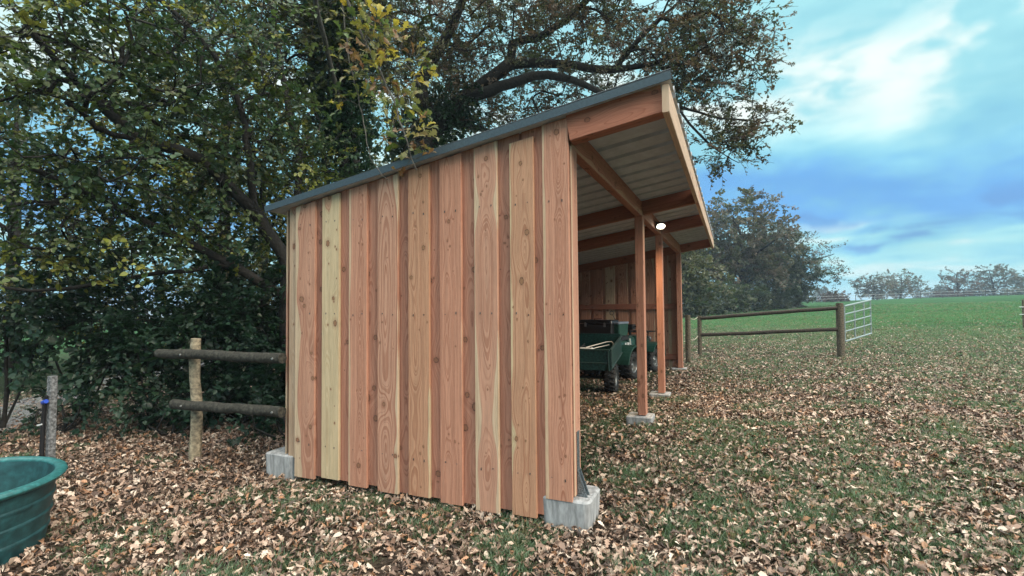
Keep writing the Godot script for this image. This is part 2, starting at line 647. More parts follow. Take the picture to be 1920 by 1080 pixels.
# join placed copies of a few twig meshes into one mesh, each copy tinted
func joined(called: String, sprays: Array, xfs: Array, cols: Array, m: Material, parent: Node) -> MeshInstance3D:
	var v := PackedVector3Array()
	var nn := PackedVector3Array()
	var cc := PackedColorArray()
	var idx := PackedInt32Array()
	for k in sprays.size():
		var arr: Array = (sprays[k] as ArrayMesh).surface_get_arrays(0)
		var sv: PackedVector3Array = arr[Mesh.ARRAY_VERTEX]
		var sn: PackedVector3Array = arr[Mesh.ARRAY_NORMAL]
		var sc: PackedColorArray = arr[Mesh.ARRAY_COLOR]
		var si: PackedInt32Array = arr[Mesh.ARRAY_INDEX]
		var tints := {}
		for i in xfs[k].size():
			var xf: Transform3D = xfs[k][i]
			var c: Color = cols[k][i]
			var key := c.to_rgba32()
			if not tints.has(key):
				var tc := PackedColorArray()
				tc.resize(sc.size())
				for q in sc.size(): tc[q] = sc[q] * c
				tints[key] = tc
			var base := v.size()
			v.append_array(xf * sv)
			nn.append_array(Transform3D(xf.basis.orthonormalized(), Vector3.ZERO) * sn)
			cc.append_array(tints[key])
			for q in si: idx.append(base + q)
	var out := []
	out.resize(Mesh.ARRAY_MAX)
	out[Mesh.ARRAY_VERTEX] = v
	out[Mesh.ARRAY_NORMAL] = nn
	out[Mesh.ARRAY_COLOR] = cc
	out[Mesh.ARRAY_INDEX] = idx
	var me := ArrayMesh.new()
	me.add_surface_from_arrays(Mesh.PRIMITIVE_TRIANGLES, out)
	leaf_tris += idx.size() / 3
	return part_mesh(called, me, m, parent)

func instances(called: String, me: Mesh, xfs: Array, cols: Array, m: Material, parent: Node) -> MultiMeshInstance3D:
	var mm := MultiMesh.new()
	mm.transform_format = MultiMesh.TRANSFORM_3D
	mm.use_colors = true
	mm.mesh = me
	mm.instance_count = xfs.size()
	for i in xfs.size():
		mm.set_instance_transform(i, xfs[i])
		mm.set_instance_color(i, cols[i])
	var o := MultiMeshInstance3D.new()
	o.multimesh = mm
	o.material_override = m
	o.name = called
	parent.add_child(o, true)
	o.set_meta("kind", "stuff")
	return o

func aim(d: Vector3, roll: float, sc: float) -> Basis:
	var up := Vector3.UP if absf(d.y) < 0.95 else Vector3.RIGHT
	var s := up.cross(d).normalized()
	var u := d.cross(s)
	return Basis(s, u, d).rotated(d, roll).scaled(Vector3.ONE * sc)

# dress a skeleton: wood as one part, leaves as the crown; colours drawn from a palette
func dress(t: Branching, root: Node3D, sprays: Array, palette: Array, per_tip := 1.0, sc := 1.0, barkm: Material = null, min_r := 0.0, droop := 0.25, cname := "crown", wname := "trunk") -> void:
	part_mesh(wname, t.wood_mesh(min_r), barkm if barkm else bark_mat, root)
	var xfs := []
	var cols := []
	for k in sprays.size():
		xfs.append([])
		cols.append([])
	for i in t.tips:
		var p := t.par[i]
		var count := int(per_tip) + (1 if t.g.randf() < per_tip - int(per_tip) else 0)
		for q in count:
			var d := (t.pos[i] - t.pos[p]).normalized()
			d = (d + Vector3(t.g.randf_range(-1, 1), t.g.randf_range(-1, 1) - droop, t.g.randf_range(-1, 1)) * 0.75).normalized()
			var k := t.g.randi_range(0, sprays.size() - 1)
			var b := aim(d, t.g.randf_range(-0.7, 0.7), sc * t.g.randf_range(0.7, 1.25))
			xfs[k].append(Transform3D(b, t.pos[i].lerp(t.pos[p], t.g.randf() * 0.6)))
			var w := noise.get_noise_3dv(t.pos[i] * 6.0 / maxf(sc, 1.0)) * 0.5 + 0.5
			var pick := clampf(w + t.g.randfn(0.0, 0.22), 0.0, 0.999) * palette.size()
			var c: Color = palette[int(pick)]
			var v: float = [0.78, 0.9, 1.0, 1.12, 1.24][t.g.randi_range(0, 4)]
			cols[k].append(Color(c.r * v, c.g * v, c.b * v))
	joined(cname, sprays, xfs, cols, leaf_mat, root)

# ------------------------------------------------------------------ wheel
func wheel(parent: Node, cen: Vector3, axis: Vector3, R: float, width: float, rim_m: Material, tyre_m: Material, lugs := 18) -> void:
	var up := Vector3.UP
	var side := axis.normalized()
	var fwd := side.cross(up).normalized()
	var b := Basis(fwd, side, fwd.cross(side))
	var xf := Transform3D(b, cen)
	var mb := MB.new()
	var hw := width / 2
	var prof := [Vector2(R * 0.50, hw * 0.78), Vector2(R * 0.54, hw * 0.94), Vector2(R * 0.70, hw * 1.06), Vector2(R * 0.86, hw * 1.0), Vector2(R * 0.925, hw * 0.84), Vector2(R * 0.945, hw * 0.4), Vector2(R * 0.95, 0), Vector2(R * 0.945, -hw * 0.4), Vector2(R * 0.925, -hw * 0.84), Vector2(R * 0.86, -hw), Vector2(R * 0.70, -hw * 1.06), Vector2(R * 0.54, -hw * 0.94), Vector2(R * 0.50, -hw * 0.78)]
	prof.reverse()
	mb.lathe(prof, 30, xf)
	for i in lugs:
		for sgn in [-1.0, 1.0]:
			var a: float = TAU * (i + (0.5 if sgn > 0 else 0.0)) / lugs
			var rd := Vector3(cos(a), 0, sin(a))
			var tg := Vector3(-sin(a), 0, cos(a))
			# chunky tread lug wrapping over the shoulder
			var p0 := rd * R * 0.962 + Vector3(0, sgn * hw * 0.06, 0) + tg * R * 0.05
			var p1 := rd * R * 0.955 + Vector3(0, sgn * hw * 0.80, 0) - tg * R * 0.04
			var p2 := rd * R * 0.86 + Vector3(0, sgn * hw * 1.06, 0) - tg * R * 0.05
			mb.bar(xf * p0, xf * p1, R * 0.115, R * 0.085, b * rd, 0.004)
			mb.bar(xf * p1, xf * p2, R * 0.115, R * 0.07, b * (rd + Vector3(0, sgn, 0)).normalized(), 0.004)
	var ty := part("wheel", mb, tyre_m, parent)
	var rb := MB.new()
	var rp := [Vector2(R * 0.52, -hw * 0.72), Vector2(R * 0.50, -hw * 0.5), Vector2(R * 0.44, 0.0), Vector2(R * 0.455, hw * 0.5), Vector2(R * 0.535, hw * 0.80), Vector2(R * 0.52, hw * 0.86), Vector2(R * 0.47, hw * 0.74), Vector2(R * 0.43, hw * 0.36), Vector2(R * 0.40, hw * 0.26), Vector2(R * 0.24, hw * 0.30), Vector2(R * 0.22, hw * 0.42), Vector2(R * 0.12, hw * 0.44), Vector2(R * 0.11, hw * 0.60), Vector2(0.001, hw * 0.62)]
	rb.lathe(rp, 28, xf)
	for i in 4:
		var a := TAU * i / 4 + 0.4
		var p := Vector3(cos(a) * R * 0.18, hw * 0.42, sin(a) * R * 0.18)
		rb.tube([xf * p, xf * (p + Vector3(0, 0.018, 0))], [0.011, 0.010], 6)
	for i in 5:
		var a := TAU * i / 5
		var p := Vector3(cos(a) * R * 0.33, hw * 0.25, sin(a) * R * 0.33)
		rb.tube([xf * p, xf * (p + Vector3(0, 0.016, 0))], [R * 0.06, R * 0.05], 8)
	part("rim", rb, rim_m, ty)

# ==================================================================
func _ready() -> void:
	rng.seed = 7
	noise.seed = 5
	noise.frequency = 0.12
	noise.fractal_octaves = 3
	setup_camera_light()
	for k in 10: woods.append(make_wood(k))
	leaf_mat = mat(Color.WHITE, 0.40)
	leaf_mat.vertex_color_use_as_albedo = true
	leaf_mat.backlight_enabled = true
	leaf_mat.backlight = lin(0.8, 0.8, 0.55)
	bark_mat = mottled(lin(0.034, 0.031, 0.027), 0.55, 1.0, 0.03, 1.4, 0.95, 0.0, 1.2, 3)
	bark_pale = mottled(lin(0.10, 0.095, 0.08), 0.55, 1.0, 0.03, 1.4, 0.95, 0.0, 0.5, 4)
	build_ground()
	build_shelter()
	build_floodlight()
	build_quad()
	build_trailer()
	build_trough()
	build_left_fence()
	build_right_fence()
	build_far_fence()
	build_near_trees()
	build_far_trees()
	build_litter()

func setup_camera_light() -> void:
	var cam := Camera3D.new()
	cam.name = "camera"
	cam.position = Vector3(1.049, 1.6, 3.453)
	cam.rotation_order = EULER_ORDER_YXZ
	cam.rotation_degrees = Vector3(1.94, 23.84, -0.5)
	cam.fov = 60.27
	cam.near = 0.05
	cam.far = 3000.0
	add_child(cam)
	cam.current = true
	var sun := DirectionalLight3D.new()
	sun.name = "sun"
	sun.light_energy = 0.5
	sun.light_color = Color(1.0, 0.93, 0.84)
	sun.light_angular_distance = 25.0
	sun.shadow_enabled = true
	add_child(sun)
	sun.look_at_from_position(Vector3.ZERO, -Vector3(0.84, 0.50, 0.26))
	var e := Environment.new()
	e.background_mode = Environment.BG_SKY
	e.tonemap_mode = Environment.TONE_MAPPER_LINEAR
	e.tonemap_exposure = 1.85
	e.sdfgi_enabled = true
	e.ssao_enabled = true
	e.ssil_enabled = true
	var sky := Sky.new()
	var pm := PanoramaSkyMaterial.new()
	pm.panorama = ImageTexture.create_from_image(sky_image())
	sky.sky_material = pm
	e.sky = sky
	e.fog_enabled = true
	e.fog_density = 0.0008
	e.fog_light_color = Color(0.80, 0.90, 1.0)
	var we := WorldEnvironment.new()
	we.name = "world"
	we.environment = e
	add_child(we)

func sky_image() -> Image:
	# broken autumn overcast, the same all round: a pale cloud deck part way up, a slate-blue bank under it,
	# thin pale and slate streaks near the horizon, bright thick cloud overhead
	var W := 2048
	var H := 1024
	var im := Image.create(W, H, false, Image.FORMAT_RGBF)
	var f := FastNoiseLite.new()
	f.seed = 23
	f.frequency = 1.0
	f.fractal_octaves = 5
	f.fractal_gain = 0.55
	var veil := Vector3(0.165, 0.385, 0.475)
	var blue := Vector3(0.095, 0.250, 0.500)
	var slate := Vector3(0.090, 0.205, 0.400)
	var pale := Vector3(0.255, 0.480, 0.500)
	var white := Vector3(0.500, 0.560, 0.540)
	for j in H / 2 + 2:
		var el := PI * (0.5 - (j + 0.5) / H)
		var deg := rad_to_deg(el)
		var h := maxf(sin(el), 0.0)
		var z := smoothstep(0.47, 0.78, h)
		for i in W:
			var az := TAU * ((i + 0.5) / W - 0.5)     # 0 = -z, positive towards +x
			var x := sin(az) * cos(el)
			var y := -cos(az) * cos(el)
			var a := f.get_noise_3d(x * 2.0, h * 4.0, y * 2.0)
			var c: Vector3
			if z < 1.0:
				var b := f.get_noise_3d(x * 4.2 + 7.0 + a * 0.6, h * 10.0, y * 4.2)
				var e2 := deg + a * 7.0 + b * 2.5
				c = veil
				c = c.lerp(pale, smoothstep(13.5, 18.5, e2) * (0.62 + 0.6 * b))
				c = c.lerp(white, exp(-pow((e2 - 21.5) / 3.4, 2.0)) * smoothstep(-0.22, 0.25, b + a * 0.5))
				c = c.lerp(blue, exp(-pow((e2 - 10.6) / 2.7, 2.0)) * 0.9)
				var low := smoothstep(9.0, 6.5, deg + a * 2.0)
				if low > 0.0:
					var s := f.get_noise_3d(x * 3.0, deg * 0.34 + b * 0.35, y * 3.0 + 5.0)
					c = c.lerp(pale, low * smoothstep(-0.15, 0.2, s) * 0.85)
					c = c.lerp(white, low * smoothstep(0.18, 0.42, s) * 0.55)
					c = c.lerp(slate, low * smoothstep(-0.08, -0.34, s) * 0.8)
				c = c.lerp(slate, exp(-pow((deg - 8.3) / 1.5, 2.0)) * smoothstep(0.02, 0.30, b) * 0.8)
				c *= 1.0 + b * 0.12
			else:
				c = veil
			# overcast: the sky overhead is brighter and whiter than near the horizon
			c = c.lerp(Vector3(2.0, 1.98, 1.86) * (1.0 + 0.25 * a), z)
			im.set_pixel(i, j, Color(c.x, c.y, c.z))
	im.fill_rect(Rect2i(0, H / 2 + 2, W, H / 2 - 2), Color(0.12, 0.13, 0.10))
	return im

# ------------------------------------------------------------------ ground
func build_ground() -> void:
	var xs := []
	var zs := []
	var step_list := func(lo: float, hi: float, c: float) -> Array:
		var o := []
		var p := c
		while p < hi:
			o.append(p)
			p += 0.12 + absf(p - c) * 0.045
		o.append(hi)
		var q := c - 0.12
		while q > lo:
			o.push_front(q)
			q -= 0.12 + absf(q - c) * 0.045
		o.push_front(lo)
		return o
	xs = step_list.call(-900.0, 1200.0, 0.0)
	zs = step_list.call(-1500.0, 400.0, 0.0)
	var v := PackedVector3Array()
	var nn := PackedVector3Array()
	var cc := PackedColorArray()
	var idx := PackedInt32Array()
	for z in zs:
		for x in xs:
			var y := height(x, z) + noise.get_noise_2d(x * 12.0, z * 12.0) * 0.02 * clampf(1.0 - (absf(x) + absf(z)) / 40.0, 0.0, 1.0)
			v.append(Vector3(x, y, z))
			var e := 0.3
			nn.append(Vector3(height(x - e, z) - height(x + e, z), 2 * e, height(x, z - e) - height(x, z + e)).normalized())
			var g := grassiness(x, z)
			var lf := leafiness(x, z)
			var soil := Color(0.095, 0.074, 0.060).lerp(Color(0.15, 0.112, 0.088), lf)
			var turf := Color(0.065, 0.11, 0.058)
			var lush := Color(0.075, 0.200, 0.080)
			var far := smoothstep(14.0, 34.0, Vector2(x, z).length())
			var c := soil.lerp(turf.lerp(lush, far), maxf(g * 0.85, far * 0.97))
			var w := 1.0 + noise.get_noise_2d(x * 0.5, z * 0.5 + 33.0) * 0.35
			cc.append(Color(c.r * w, c.g * w, c.b * w))
	var nx := xs.size()
	for j in zs.size() - 1:
		for i in nx - 1:
			var a := j * nx + i
			idx.append_array(PackedInt32Array([a, a + 1, a + nx, a + 1, a + nx + 1, a + nx]))
	var arr := []
	arr.resize(Mesh.ARRAY_MAX)
	arr[Mesh.ARRAY_VERTEX] = v
	arr[Mesh.ARRAY_NORMAL] = nn
	arr[Mesh.ARRAY_COLOR] = cc
	arr[Mesh.ARRAY_INDEX] = idx
	var me := ArrayMesh.new()
	me.add_surface_from_arrays(Mesh.PRIMITIVE_TRIANGLES, arr)
	var m := mottled(Color.WHITE, 0.45, 1.0, 0.035, 1.1, 0.95, 0.0, 2.0, 8)
	m.uv1_world_triplanar = true
	m.metallic_specular = 0.12
	m.vertex_color_use_as_albedo = true
	var o := part_mesh("ground", me, m, self)
	tag(o, "meadow ground of worn grass and soil rising gently to the right", "ground", "", "structure")

	# a pale gravel track beyond the hedge, seen through it on the left
	var pt := MB.new()
	var c0 := [Vector2(-7.0, 3.4), Vector2(-7.2, 1.8), Vector2(-7.9, 0.5), Vector2(-9.4, -0.6), Vector2(-11.5, -2.8), Vector2(-13.0, -7.0), Vector2(-13.5, -14.0)]
	for i in c0.size() - 1:
		for j in 8:
			var q := []
			for u in [j / 8.0, (j + 1) / 8.0]:
				var p: Vector2 = c0[i].lerp(c0[i + 1], u)
				var dn: Vector2 = (c0[i + 1] - c0[i]).normalized().orthogonal() * 0.5
				for e in [p + dn, p - dn]: q.append(Vector3(e.x, height(e.x, e.y) + 0.03, e.y))
			pt.quad(q[0], q[1], q[3], q[2])
	var po := part("track", pt, mottled(lin(0.40, 0.39, 0.40), 0.55, 1.0, 0.05, 2.0, 0.95, 0.0, 0.5, 9), self)
	tag(po, "pale gravel track glimpsed through the hedge behind the trough", "track", "", "structure")

# ------------------------------------------------------------------ shelter
func roof_y(x: float) -> float:
	return ROOF_A + ROOF_S * x

func build_shelter() -> void:
	var s := thing("field_shelter", "open-fronted timber field shelter of pinkish vertical boards with sloping steel roof", "shelter")
	# gable wall boards: back layer then cover boards, edges read off the wall in metres
	var inner := [[-2.765, -2.60], [-2.50, -2.28], [-2.20, -1.98], [-1.90, -1.66], [-1.60, -1.35], [-1.29, -1.03], [-0.97, -0.72], [-0.66, -0.40], [-0.38, -0.14]]
	var cover := [[-2.66, -2.42], [-2.335, -2.135], [-2.025, -1.825], [-1.71, -1.50], [-1.395, -1.19], [-1.09, -0.89], [-0.775, -0.575], [-0.47, -0.275], [-0.205, -0.005]]
	var cov_kind := [0, 3, 5, 2, 1, 6, 7, 9, 5]
	var inn_kind := [3, 4, 8, 4, 1, 8, 4, 6, 8]
	var cov_bot := [0.045, 0.075, 0.05, 0.045, 0.06, 0.045, 0.035, 0.05, 0.205]
	for i in inner.size():
		var a: Array = inner[i]
		var mb := MB.new()
		mb.board(a[0], a[1], 0.0, 0.022, 0.05 + rng.randf_range(0, 0.03) if i > 0 else 0.2, roof_y(a[0]) - 0.05, roof_y(a[1]) - 0.05, i % 2 == 0, false, rng.randf())
		part("board", mb, wood(inn_kind[i], [Color(0.93, 0.88, 0.86), Color(0.86, 0.80, 0.78), Color(0.96, 0.9, 0.88)][i % 3]), s)
	for i in cover.size():
		var a: Array = cover[i]
		var mb := MB.new()
		var dt := 0.06 + rng.randf_range(0, 0.015) + (0.05 if i == 7 else 0.0)
		mb.board(a[0], a[1], 0.024, 0.048, cov_bot[i], roof_y(a[0]) - dt, roof_y(a[1]) - dt, i % 2 == 1, false, rng.randf())
		part("board", mb, wood(cov_kind[i], [Color(1, 0.98, 0.96), Color(1.0, 1.0, 0.94), Color(1, 0.95, 0.92)][i % 3]), s)
	# far gable and back wall, the same board-on-board cladding
	var far_z := -LEN - 0.10
	for i in 9:
		for layer in 2:
			var x0 := -2.74 + i * 0.312 + (0.0 if layer == 0 else 0.155)
			var x1 := minf(x0 + 0.235, -0.01)
			if x1 - x0 < 0.06: continue
			var mb := MB.new()
			var z0 := far_z - 0.024 * layer - 0.002 * layer
			mb.board(x0, x1, z0 - 0.022, z0, 0.07, roof_y(x0) - 0.07, roof_y(x1) - 0.07, i % 2 == 0, false, rng.randf())
			part("board", mb, wood(rng.randi_range(0, 9), Color(0.98, 0.95, 0.92)), s)
	for i in 28:
		for layer in 2:
			var z0 := -LEN - 0.1 + i * 0.312 + (0.0 if layer == 0 else 0.155)
			var z1 := minf(z0 + 0.235, -0.005)
			if z1 - z0 < 0.06: continue
			var mb := MB.new()
			var x := 2.79 + layer * 0.0255
			mb.board(z0, z1, x, x + 0.022, 0.06, roof_y(-2.8) - 0.06, roof_y(-2.8) - 0.06, i % 2 == 0, true, rng.randf())
			part("board", mb, wood(rng.randi_range(0, 9), Color(0.97, 0.94, 0.92)), s)
	# posts, front and back, on concrete blocks with galvanised shoes
	var beam_shade_tone := Color(0.84, 0.74, 0.70)  # darker, redder wood tint: the dim light under the roof put into the colour
	var pz := [-0.082, -3.27, -5.235, -LEN]
	var concrete := mottled(lin(0.43, 0.44, 0.45), 0.72, 1.0, 0.014, 2.0, 0.92, 0.0, 0.06, 12)
	concrete.uv1_scale = Vector3(3.2, 0.7, 3.2)
	var zinc := mottled(lin(0.34, 0.39, 0.42), 0.6, 1.0, 0.05, 3.0, 0.45, 0.75, 0.0, 14)
	var yb := [0.215, 0.135, 0.10, 0.115]
	for k in 4:
		var z: float = pz[k]
		for fb in 2:
			var x := -0.0525 if fb == 0 else -2.735
			var bt := roof_y(x) - 0.247
			var mb := MB.new()
			mb.bar(Vector3(x, yb[k] + 0.012, z), Vector3(x, bt, z), 0.15 if fb == 0 else 0.12, 0.105, Vector3.RIGHT, 0.004, 0.13 * k, 3.0)
			part("post", mb, wood([5, 4, 8, 1][k], Color(1.0, 0.95, 0.93) if k > 0 else Color(1.0, 0.97, 0.95)), s)
			var gy := height(x, z)
			var bl := MB.new()
			var top: float = yb[k]
			if fb == 0 and k == 0:
				bl.block(Vector3(-0.065, (top + gy - 0.10) / 2, -0.135), Vector3(0.335, top - gy + 0.10, 0.33), 0.045, -0.012, 0.014)
			elif fb == 1 and k == 0:
				bl.block(Vector3(-2.875, (top + gy - 0.10) / 2, -0.12), Vector3(0.34, top - gy + 0.10, 0.31), 0.03, -0.008, 0.01)
			else:
				bl.block(Vector3(x + (-0.03 if fb == 0 else 0.0), (top + gy - 0.12) / 2, z), Vector3(0.32, top - gy + 0.12, 0.30), 0.02, -0.006, 0.01)
			part("footing", bl, concrete, s)
			# post shoe: an upright strap and a triangular gusset standing on the block
			var sh := MB.new()
			var sx := x + (0.0545 if fb == 0 else -0.0545 - 0.06)
			if fb == 1 and k == 0: sx = -2.80
			var dirx := 1.0 if fb == 0 else -1.0
			sh.bar(Vector3(sx + dirx * 0.002, top, z), Vector3(sx + dirx * 0.002, top + 0.46, z), 0.06, 0.005, Vector3.RIGHT, 0.001)
			for gz in [-0.028, 0.028]:
				var A := Vector3(sx + dirx * 0.005, top + 0.002, z + gz)
				var B := Vector3(sx + dirx * 0.075, top + 0.002, z + gz)
				var C := Vector3(sx + dirx * 0.005, top + 0.19, z + gz)
				var o := Vector3(0, 0, 0.005)
				sh.quad(A + o, B + o, C + o, C + o); sh.quad(B - o, A - o, C - o, C - o)
				sh.quad(B + o, B - o, C - o, C + o); sh.quad(A + o, A - o, B - o, B + o)
			if k == 0: part("post_shoe", sh, zinc, s)
	# beams along the length, front and back
	for fb in 2:
		var x := -0.0525 if fb == 0 else -2.735
		var y := roof_y(x) - 0.148
		for k in 3:
			var mb := MB.new()
			mb.bar(Vector3(x, y, pz[k] + (0.03 if k == 0 else 0.0)), Vector3(x, y, pz[k + 1] + 0.001), 0.085, 0.195, Vector3.UP, 0.004, 0.3 * k, 3.3)
			part("beam", mb, wood([0, 2, 6][k], Color(0.9, 0.8, 0.74)), s)  # beam tint also carries the reddish interior shade in its colour
	# rafters across, at each pair of posts; the gable one runs out to the front edge
	for k in 4:
		var z: float = pz[k] if k > 0 else -0.03
		if k == 3: z -= 0.03
		for seg in 2:
			var xa := -2.69 if seg == 0 else -0.008
			var xb := -0.097 if seg == 0 else 0.655
			var mb := MB.new()
			mb.bar(Vector3(xa, roof_y(xa) - 0.143, z), Vector3(xb, roof_y(xb) - 0.143, z), 0.072, 0.19, Vector3.UP, 0.004, 0.21 * k + 0.4 * seg, 3.1)
			part("rafter", mb, wood([4, 8, 4, 8][k], beam_shade_tone), s)
	# the gable rafter in front shows below the flashing
	var gm := MB.new()
	gm.bar(Vector3(-0.002, roof_y(-0.002) - 0.143, 0.035), Vector3(0.657, roof_y(0.657) - 0.143, 0.035), 0.045, 0.19, Vector3.UP, 0.004, 0.33, 3.1)
	part("rafter", gm, wood(8, Color(0.92, 0.80, 0.75)), s)
	# fascia along the front edge
	var fm := MB.new()
	fm.bar(Vector3(0.68, 2.955, 0.085), Vector3(0.68, 2.955, -LEN - 0.28), 0.045, 0.185, Vector3.UP, 0.004, 0.0, 4.0)
	part("fascia", fm, wood(3, Color(1.0, 0.97, 0.97)), s)
	# rails that carry the boards inside
	for y in [0.36, 1.53]:
		var mb := MB.new()
		mb.bar(Vector3(-2.67, y, -LEN - 0.068), Vector3(-0.11, y, -LEN - 0.068), 0.06, 0.13, Vector3.UP, 0.004, 0.4, 3.0)
		part("wall_rail", mb, wood(8, Color(0.86, 0.76, 0.72)), s)
		var mb2 := MB.new()
		mb2.bar(Vector3(-2.67, y, -0.035), Vector3(-0.11, y, -0.035), 0.06, 0.13, Vector3.UP, 0.004, 0.7, 3.0)
		part("wall_rail", mb2, wood(4, Color(0.86, 0.76, 0.72)), s)
		for k in 3:
			var mb3 := MB.new()
			mb3.bar(Vector3(-2.755, y, pz[k] - 0.08), Vector3(-2.755, y, pz[k + 1] + 0.08), 0.06, 0.13, Vector3.UP, 0.004, 0.7, 3.0)
			part("wall_rail", mb3, wood(8, Color(0.86, 0.76, 0.72)), s)
	# steel roof sheets, ribs running down the slope
	var sheet := mottled(lin(0.50, 0.54, 0.58), 0.9, 1.0, 0.02, 0.8, 0.6, 0.0, 0.0, 16)
	var pitch := 1.0 / 3.0
	for k in 9:
		var z1 := 0.10 - k * 1.0
		var mb := MB.new()
		var prof := []
		for r in 3:
			var zb := z1 - r * pitch
			prof.append_array([Vector2(zb, 0.0), Vector2(zb - 0.235, 0.0), Vector2(zb - 0.252, 0.05), Vector2(zb - 0.315, 0.05)])
		prof.append(Vector2(z1 - 1.0 + 0.001, 0.0))
		for i in prof.size() - 1:
			var p0: Vector2 = prof[i]
			var p1: Vector2 = prof[i + 1]
			var xa := -2.96
			var xb := 0.715
			var ya := roof_y(xa) - 0.046
			var yb2 := roof_y(xb) - 0.046
			var A := Vector3(xa, ya + p0.y, p0.x)
			var B := Vector3(xb, yb2 + p0.y, p0.x)
			var C := Vector3(xb, yb2 + p1.y, p1.x)
			var D := Vector3(xa, ya + p1.y, p1.x)
			mb.quad(A, B, C, D)
			var dn := Vector3(0, -0.0025, 0)
			mb.quad(D + dn, C + dn, B + dn, A + dn)
		part("roof_sheet", mb, sheet, s)
	# folded edge flashing on the near gable
	var steel := mottled(lin(0.065, 0.088, 0.105), 0.9, 1.0, 0.03, 3.0, 0.35, 0.3, 0.0, 18)
	for z in [0.115, -LEN - 0.30]:
		var fl := MB.new()
		var sg := 1.0 if z > 0 else -1.0
		var a := Vector3(-2.985, roof_y(-2.985), z)
		var b := Vector3(0.72, roof_y(0.72), z)
		fl.bar(a + Vector3(0, -0.022, 0), b + Vector3(0, -0.034, 0), 0.006, 0.058, Vector3.UP, 0.001)
		fl.bar(a + Vector3(0, 0.006, -0.072 * sg), b + Vector3(0, 0.006, -0.072 * sg), 0.15, 0.006, Vector3.UP, 0.002)
		part("edge_flashing", fl, steel, s)
	# a thin row of nail heads along the cover boards
	var nails := MB.new()
	for i in cover.size():
		for y in [0.36, 1.53, 2.36]:
			for f in [0.25, 0.75]:
				var x := lerpf(cover[i][0], cover[i][1], f)
				nails.tube([Vector3(x, y + rng.randf_range(-0.02, 0.02), 0.0475), Vector3(x, y, 0.0495)], [0.0045, 0.004], 6)
	var nl := part("nail_heads", nails, mat(lin(0.10, 0.09, 0.085), 0.5, 0.6), s)
	nl.set_meta("kind", "stuff")

func build_floodlight() -> void:
	var at := Vector3(0.075, 2.80, -4.42)
	var t := thing("floodlight", "small lit LED floodlight fixed under the shelter eaves on the front beam", "floodlight", at)
	var nrm := Vector3(0.34, -0.66, 0.62).normalized()
	var b := aim(nrm, 0.0, 1.0)
	var body := MB.new()
	body.block(Vector3.ZERO, Vector3(0.15, 0.045, 0.11), 0.045, 0.0, 0.01, Transform3D(Basis(b.x, -b.z, b.y), Vector3.ZERO))
	part("housing", body, mat(lin(0.05, 0.05, 0.05), 0.5, 0.3), t)
	var br := MB.new()
	br.tube([-nrm * 0.01, Vector3(-0.05, 0.05, 0.0), Vector3(-0.085, 0.06, 0.0)], [0.012, 0.012, 0.012], 6)
	part("bracket", br, mat(lin(0.05, 0.05, 0.05), 0.5, 0.3), t)
	var face := MB.new()
	face.block(Vector3(0, 0.002, 0), Vector3(0.125, 0.006, 0.085), 0.04, 0.0, 0.002, Transform3D(Basis(b.x, b.z, -b.y), nrm * 0.026))
	var lm := mat(Color.WHITE, 0.4)
	lm.emission_enabled = true
	lm.emission = Color(1.0, 0.97, 0.88)
	lm.emission_energy_multiplier = 6.0
	part("lamp_panel", face, lm, t)
	var l := SpotLight3D.new()
	l.name = "lamp_light"
	l.light_color = Color(1.0, 0.86, 0.66)
	l.light_energy = 3.0
	l.light_size = 0.06
	l.spot_angle = 88.0
	l.spot_range = 12.0
	l.spot_attenuation = 2.0
	l.shadow_enabled = true
	t.add_child(l)
	l.position = nrm * 0.045
	l.look_at_from_position(nrm * 0.045 + at, at + nrm * 1.0 + Vector3(0, -0.5, -0.5))

# ------------------------------------------------------------------ quad bike and trailer
func fender(mb: MB, cen: Vector3, R: float, a0: float, a1: float, x0: float, x1: float, thick := 0.012) -> void:
	# an arched mudguard over an axle that runs along x; angles from +z (rear) up and over to -z
	var K := 12
	for i in K:
		var a := lerpf(a0, a1, float(i) / K)
		var b := lerpf(a0, a1, float(i + 1) / K)
		var p := func(an: float, r: float, x: float) -> Vector3: return cen + Vector3(x, sin(an) * r, cos(an) * r)
		var ro := R + thick
		mb.quad(p.call(a, ro, x0), p.call(a, ro, x1), p.call(b, ro, x1), p.call(b, ro, x0))
		mb.quad(p.call(b, R, x0), p.call(b, R, x1), p.call(a, R, x1), p.call(a, R, x0))
		for x in [x0, x1]:
			var f: bool = x == x1
			if f: mb.quad(p.call(a, R - 0.02, x), p.call(b, R - 0.02, x), p.call(b, ro, x), p.call(a, ro, x))
			else: mb.quad(p.call(a, ro, x), p.call(b, ro, x), p.call(b, R - 0.02, x), p.call(a, R - 0.02, x))

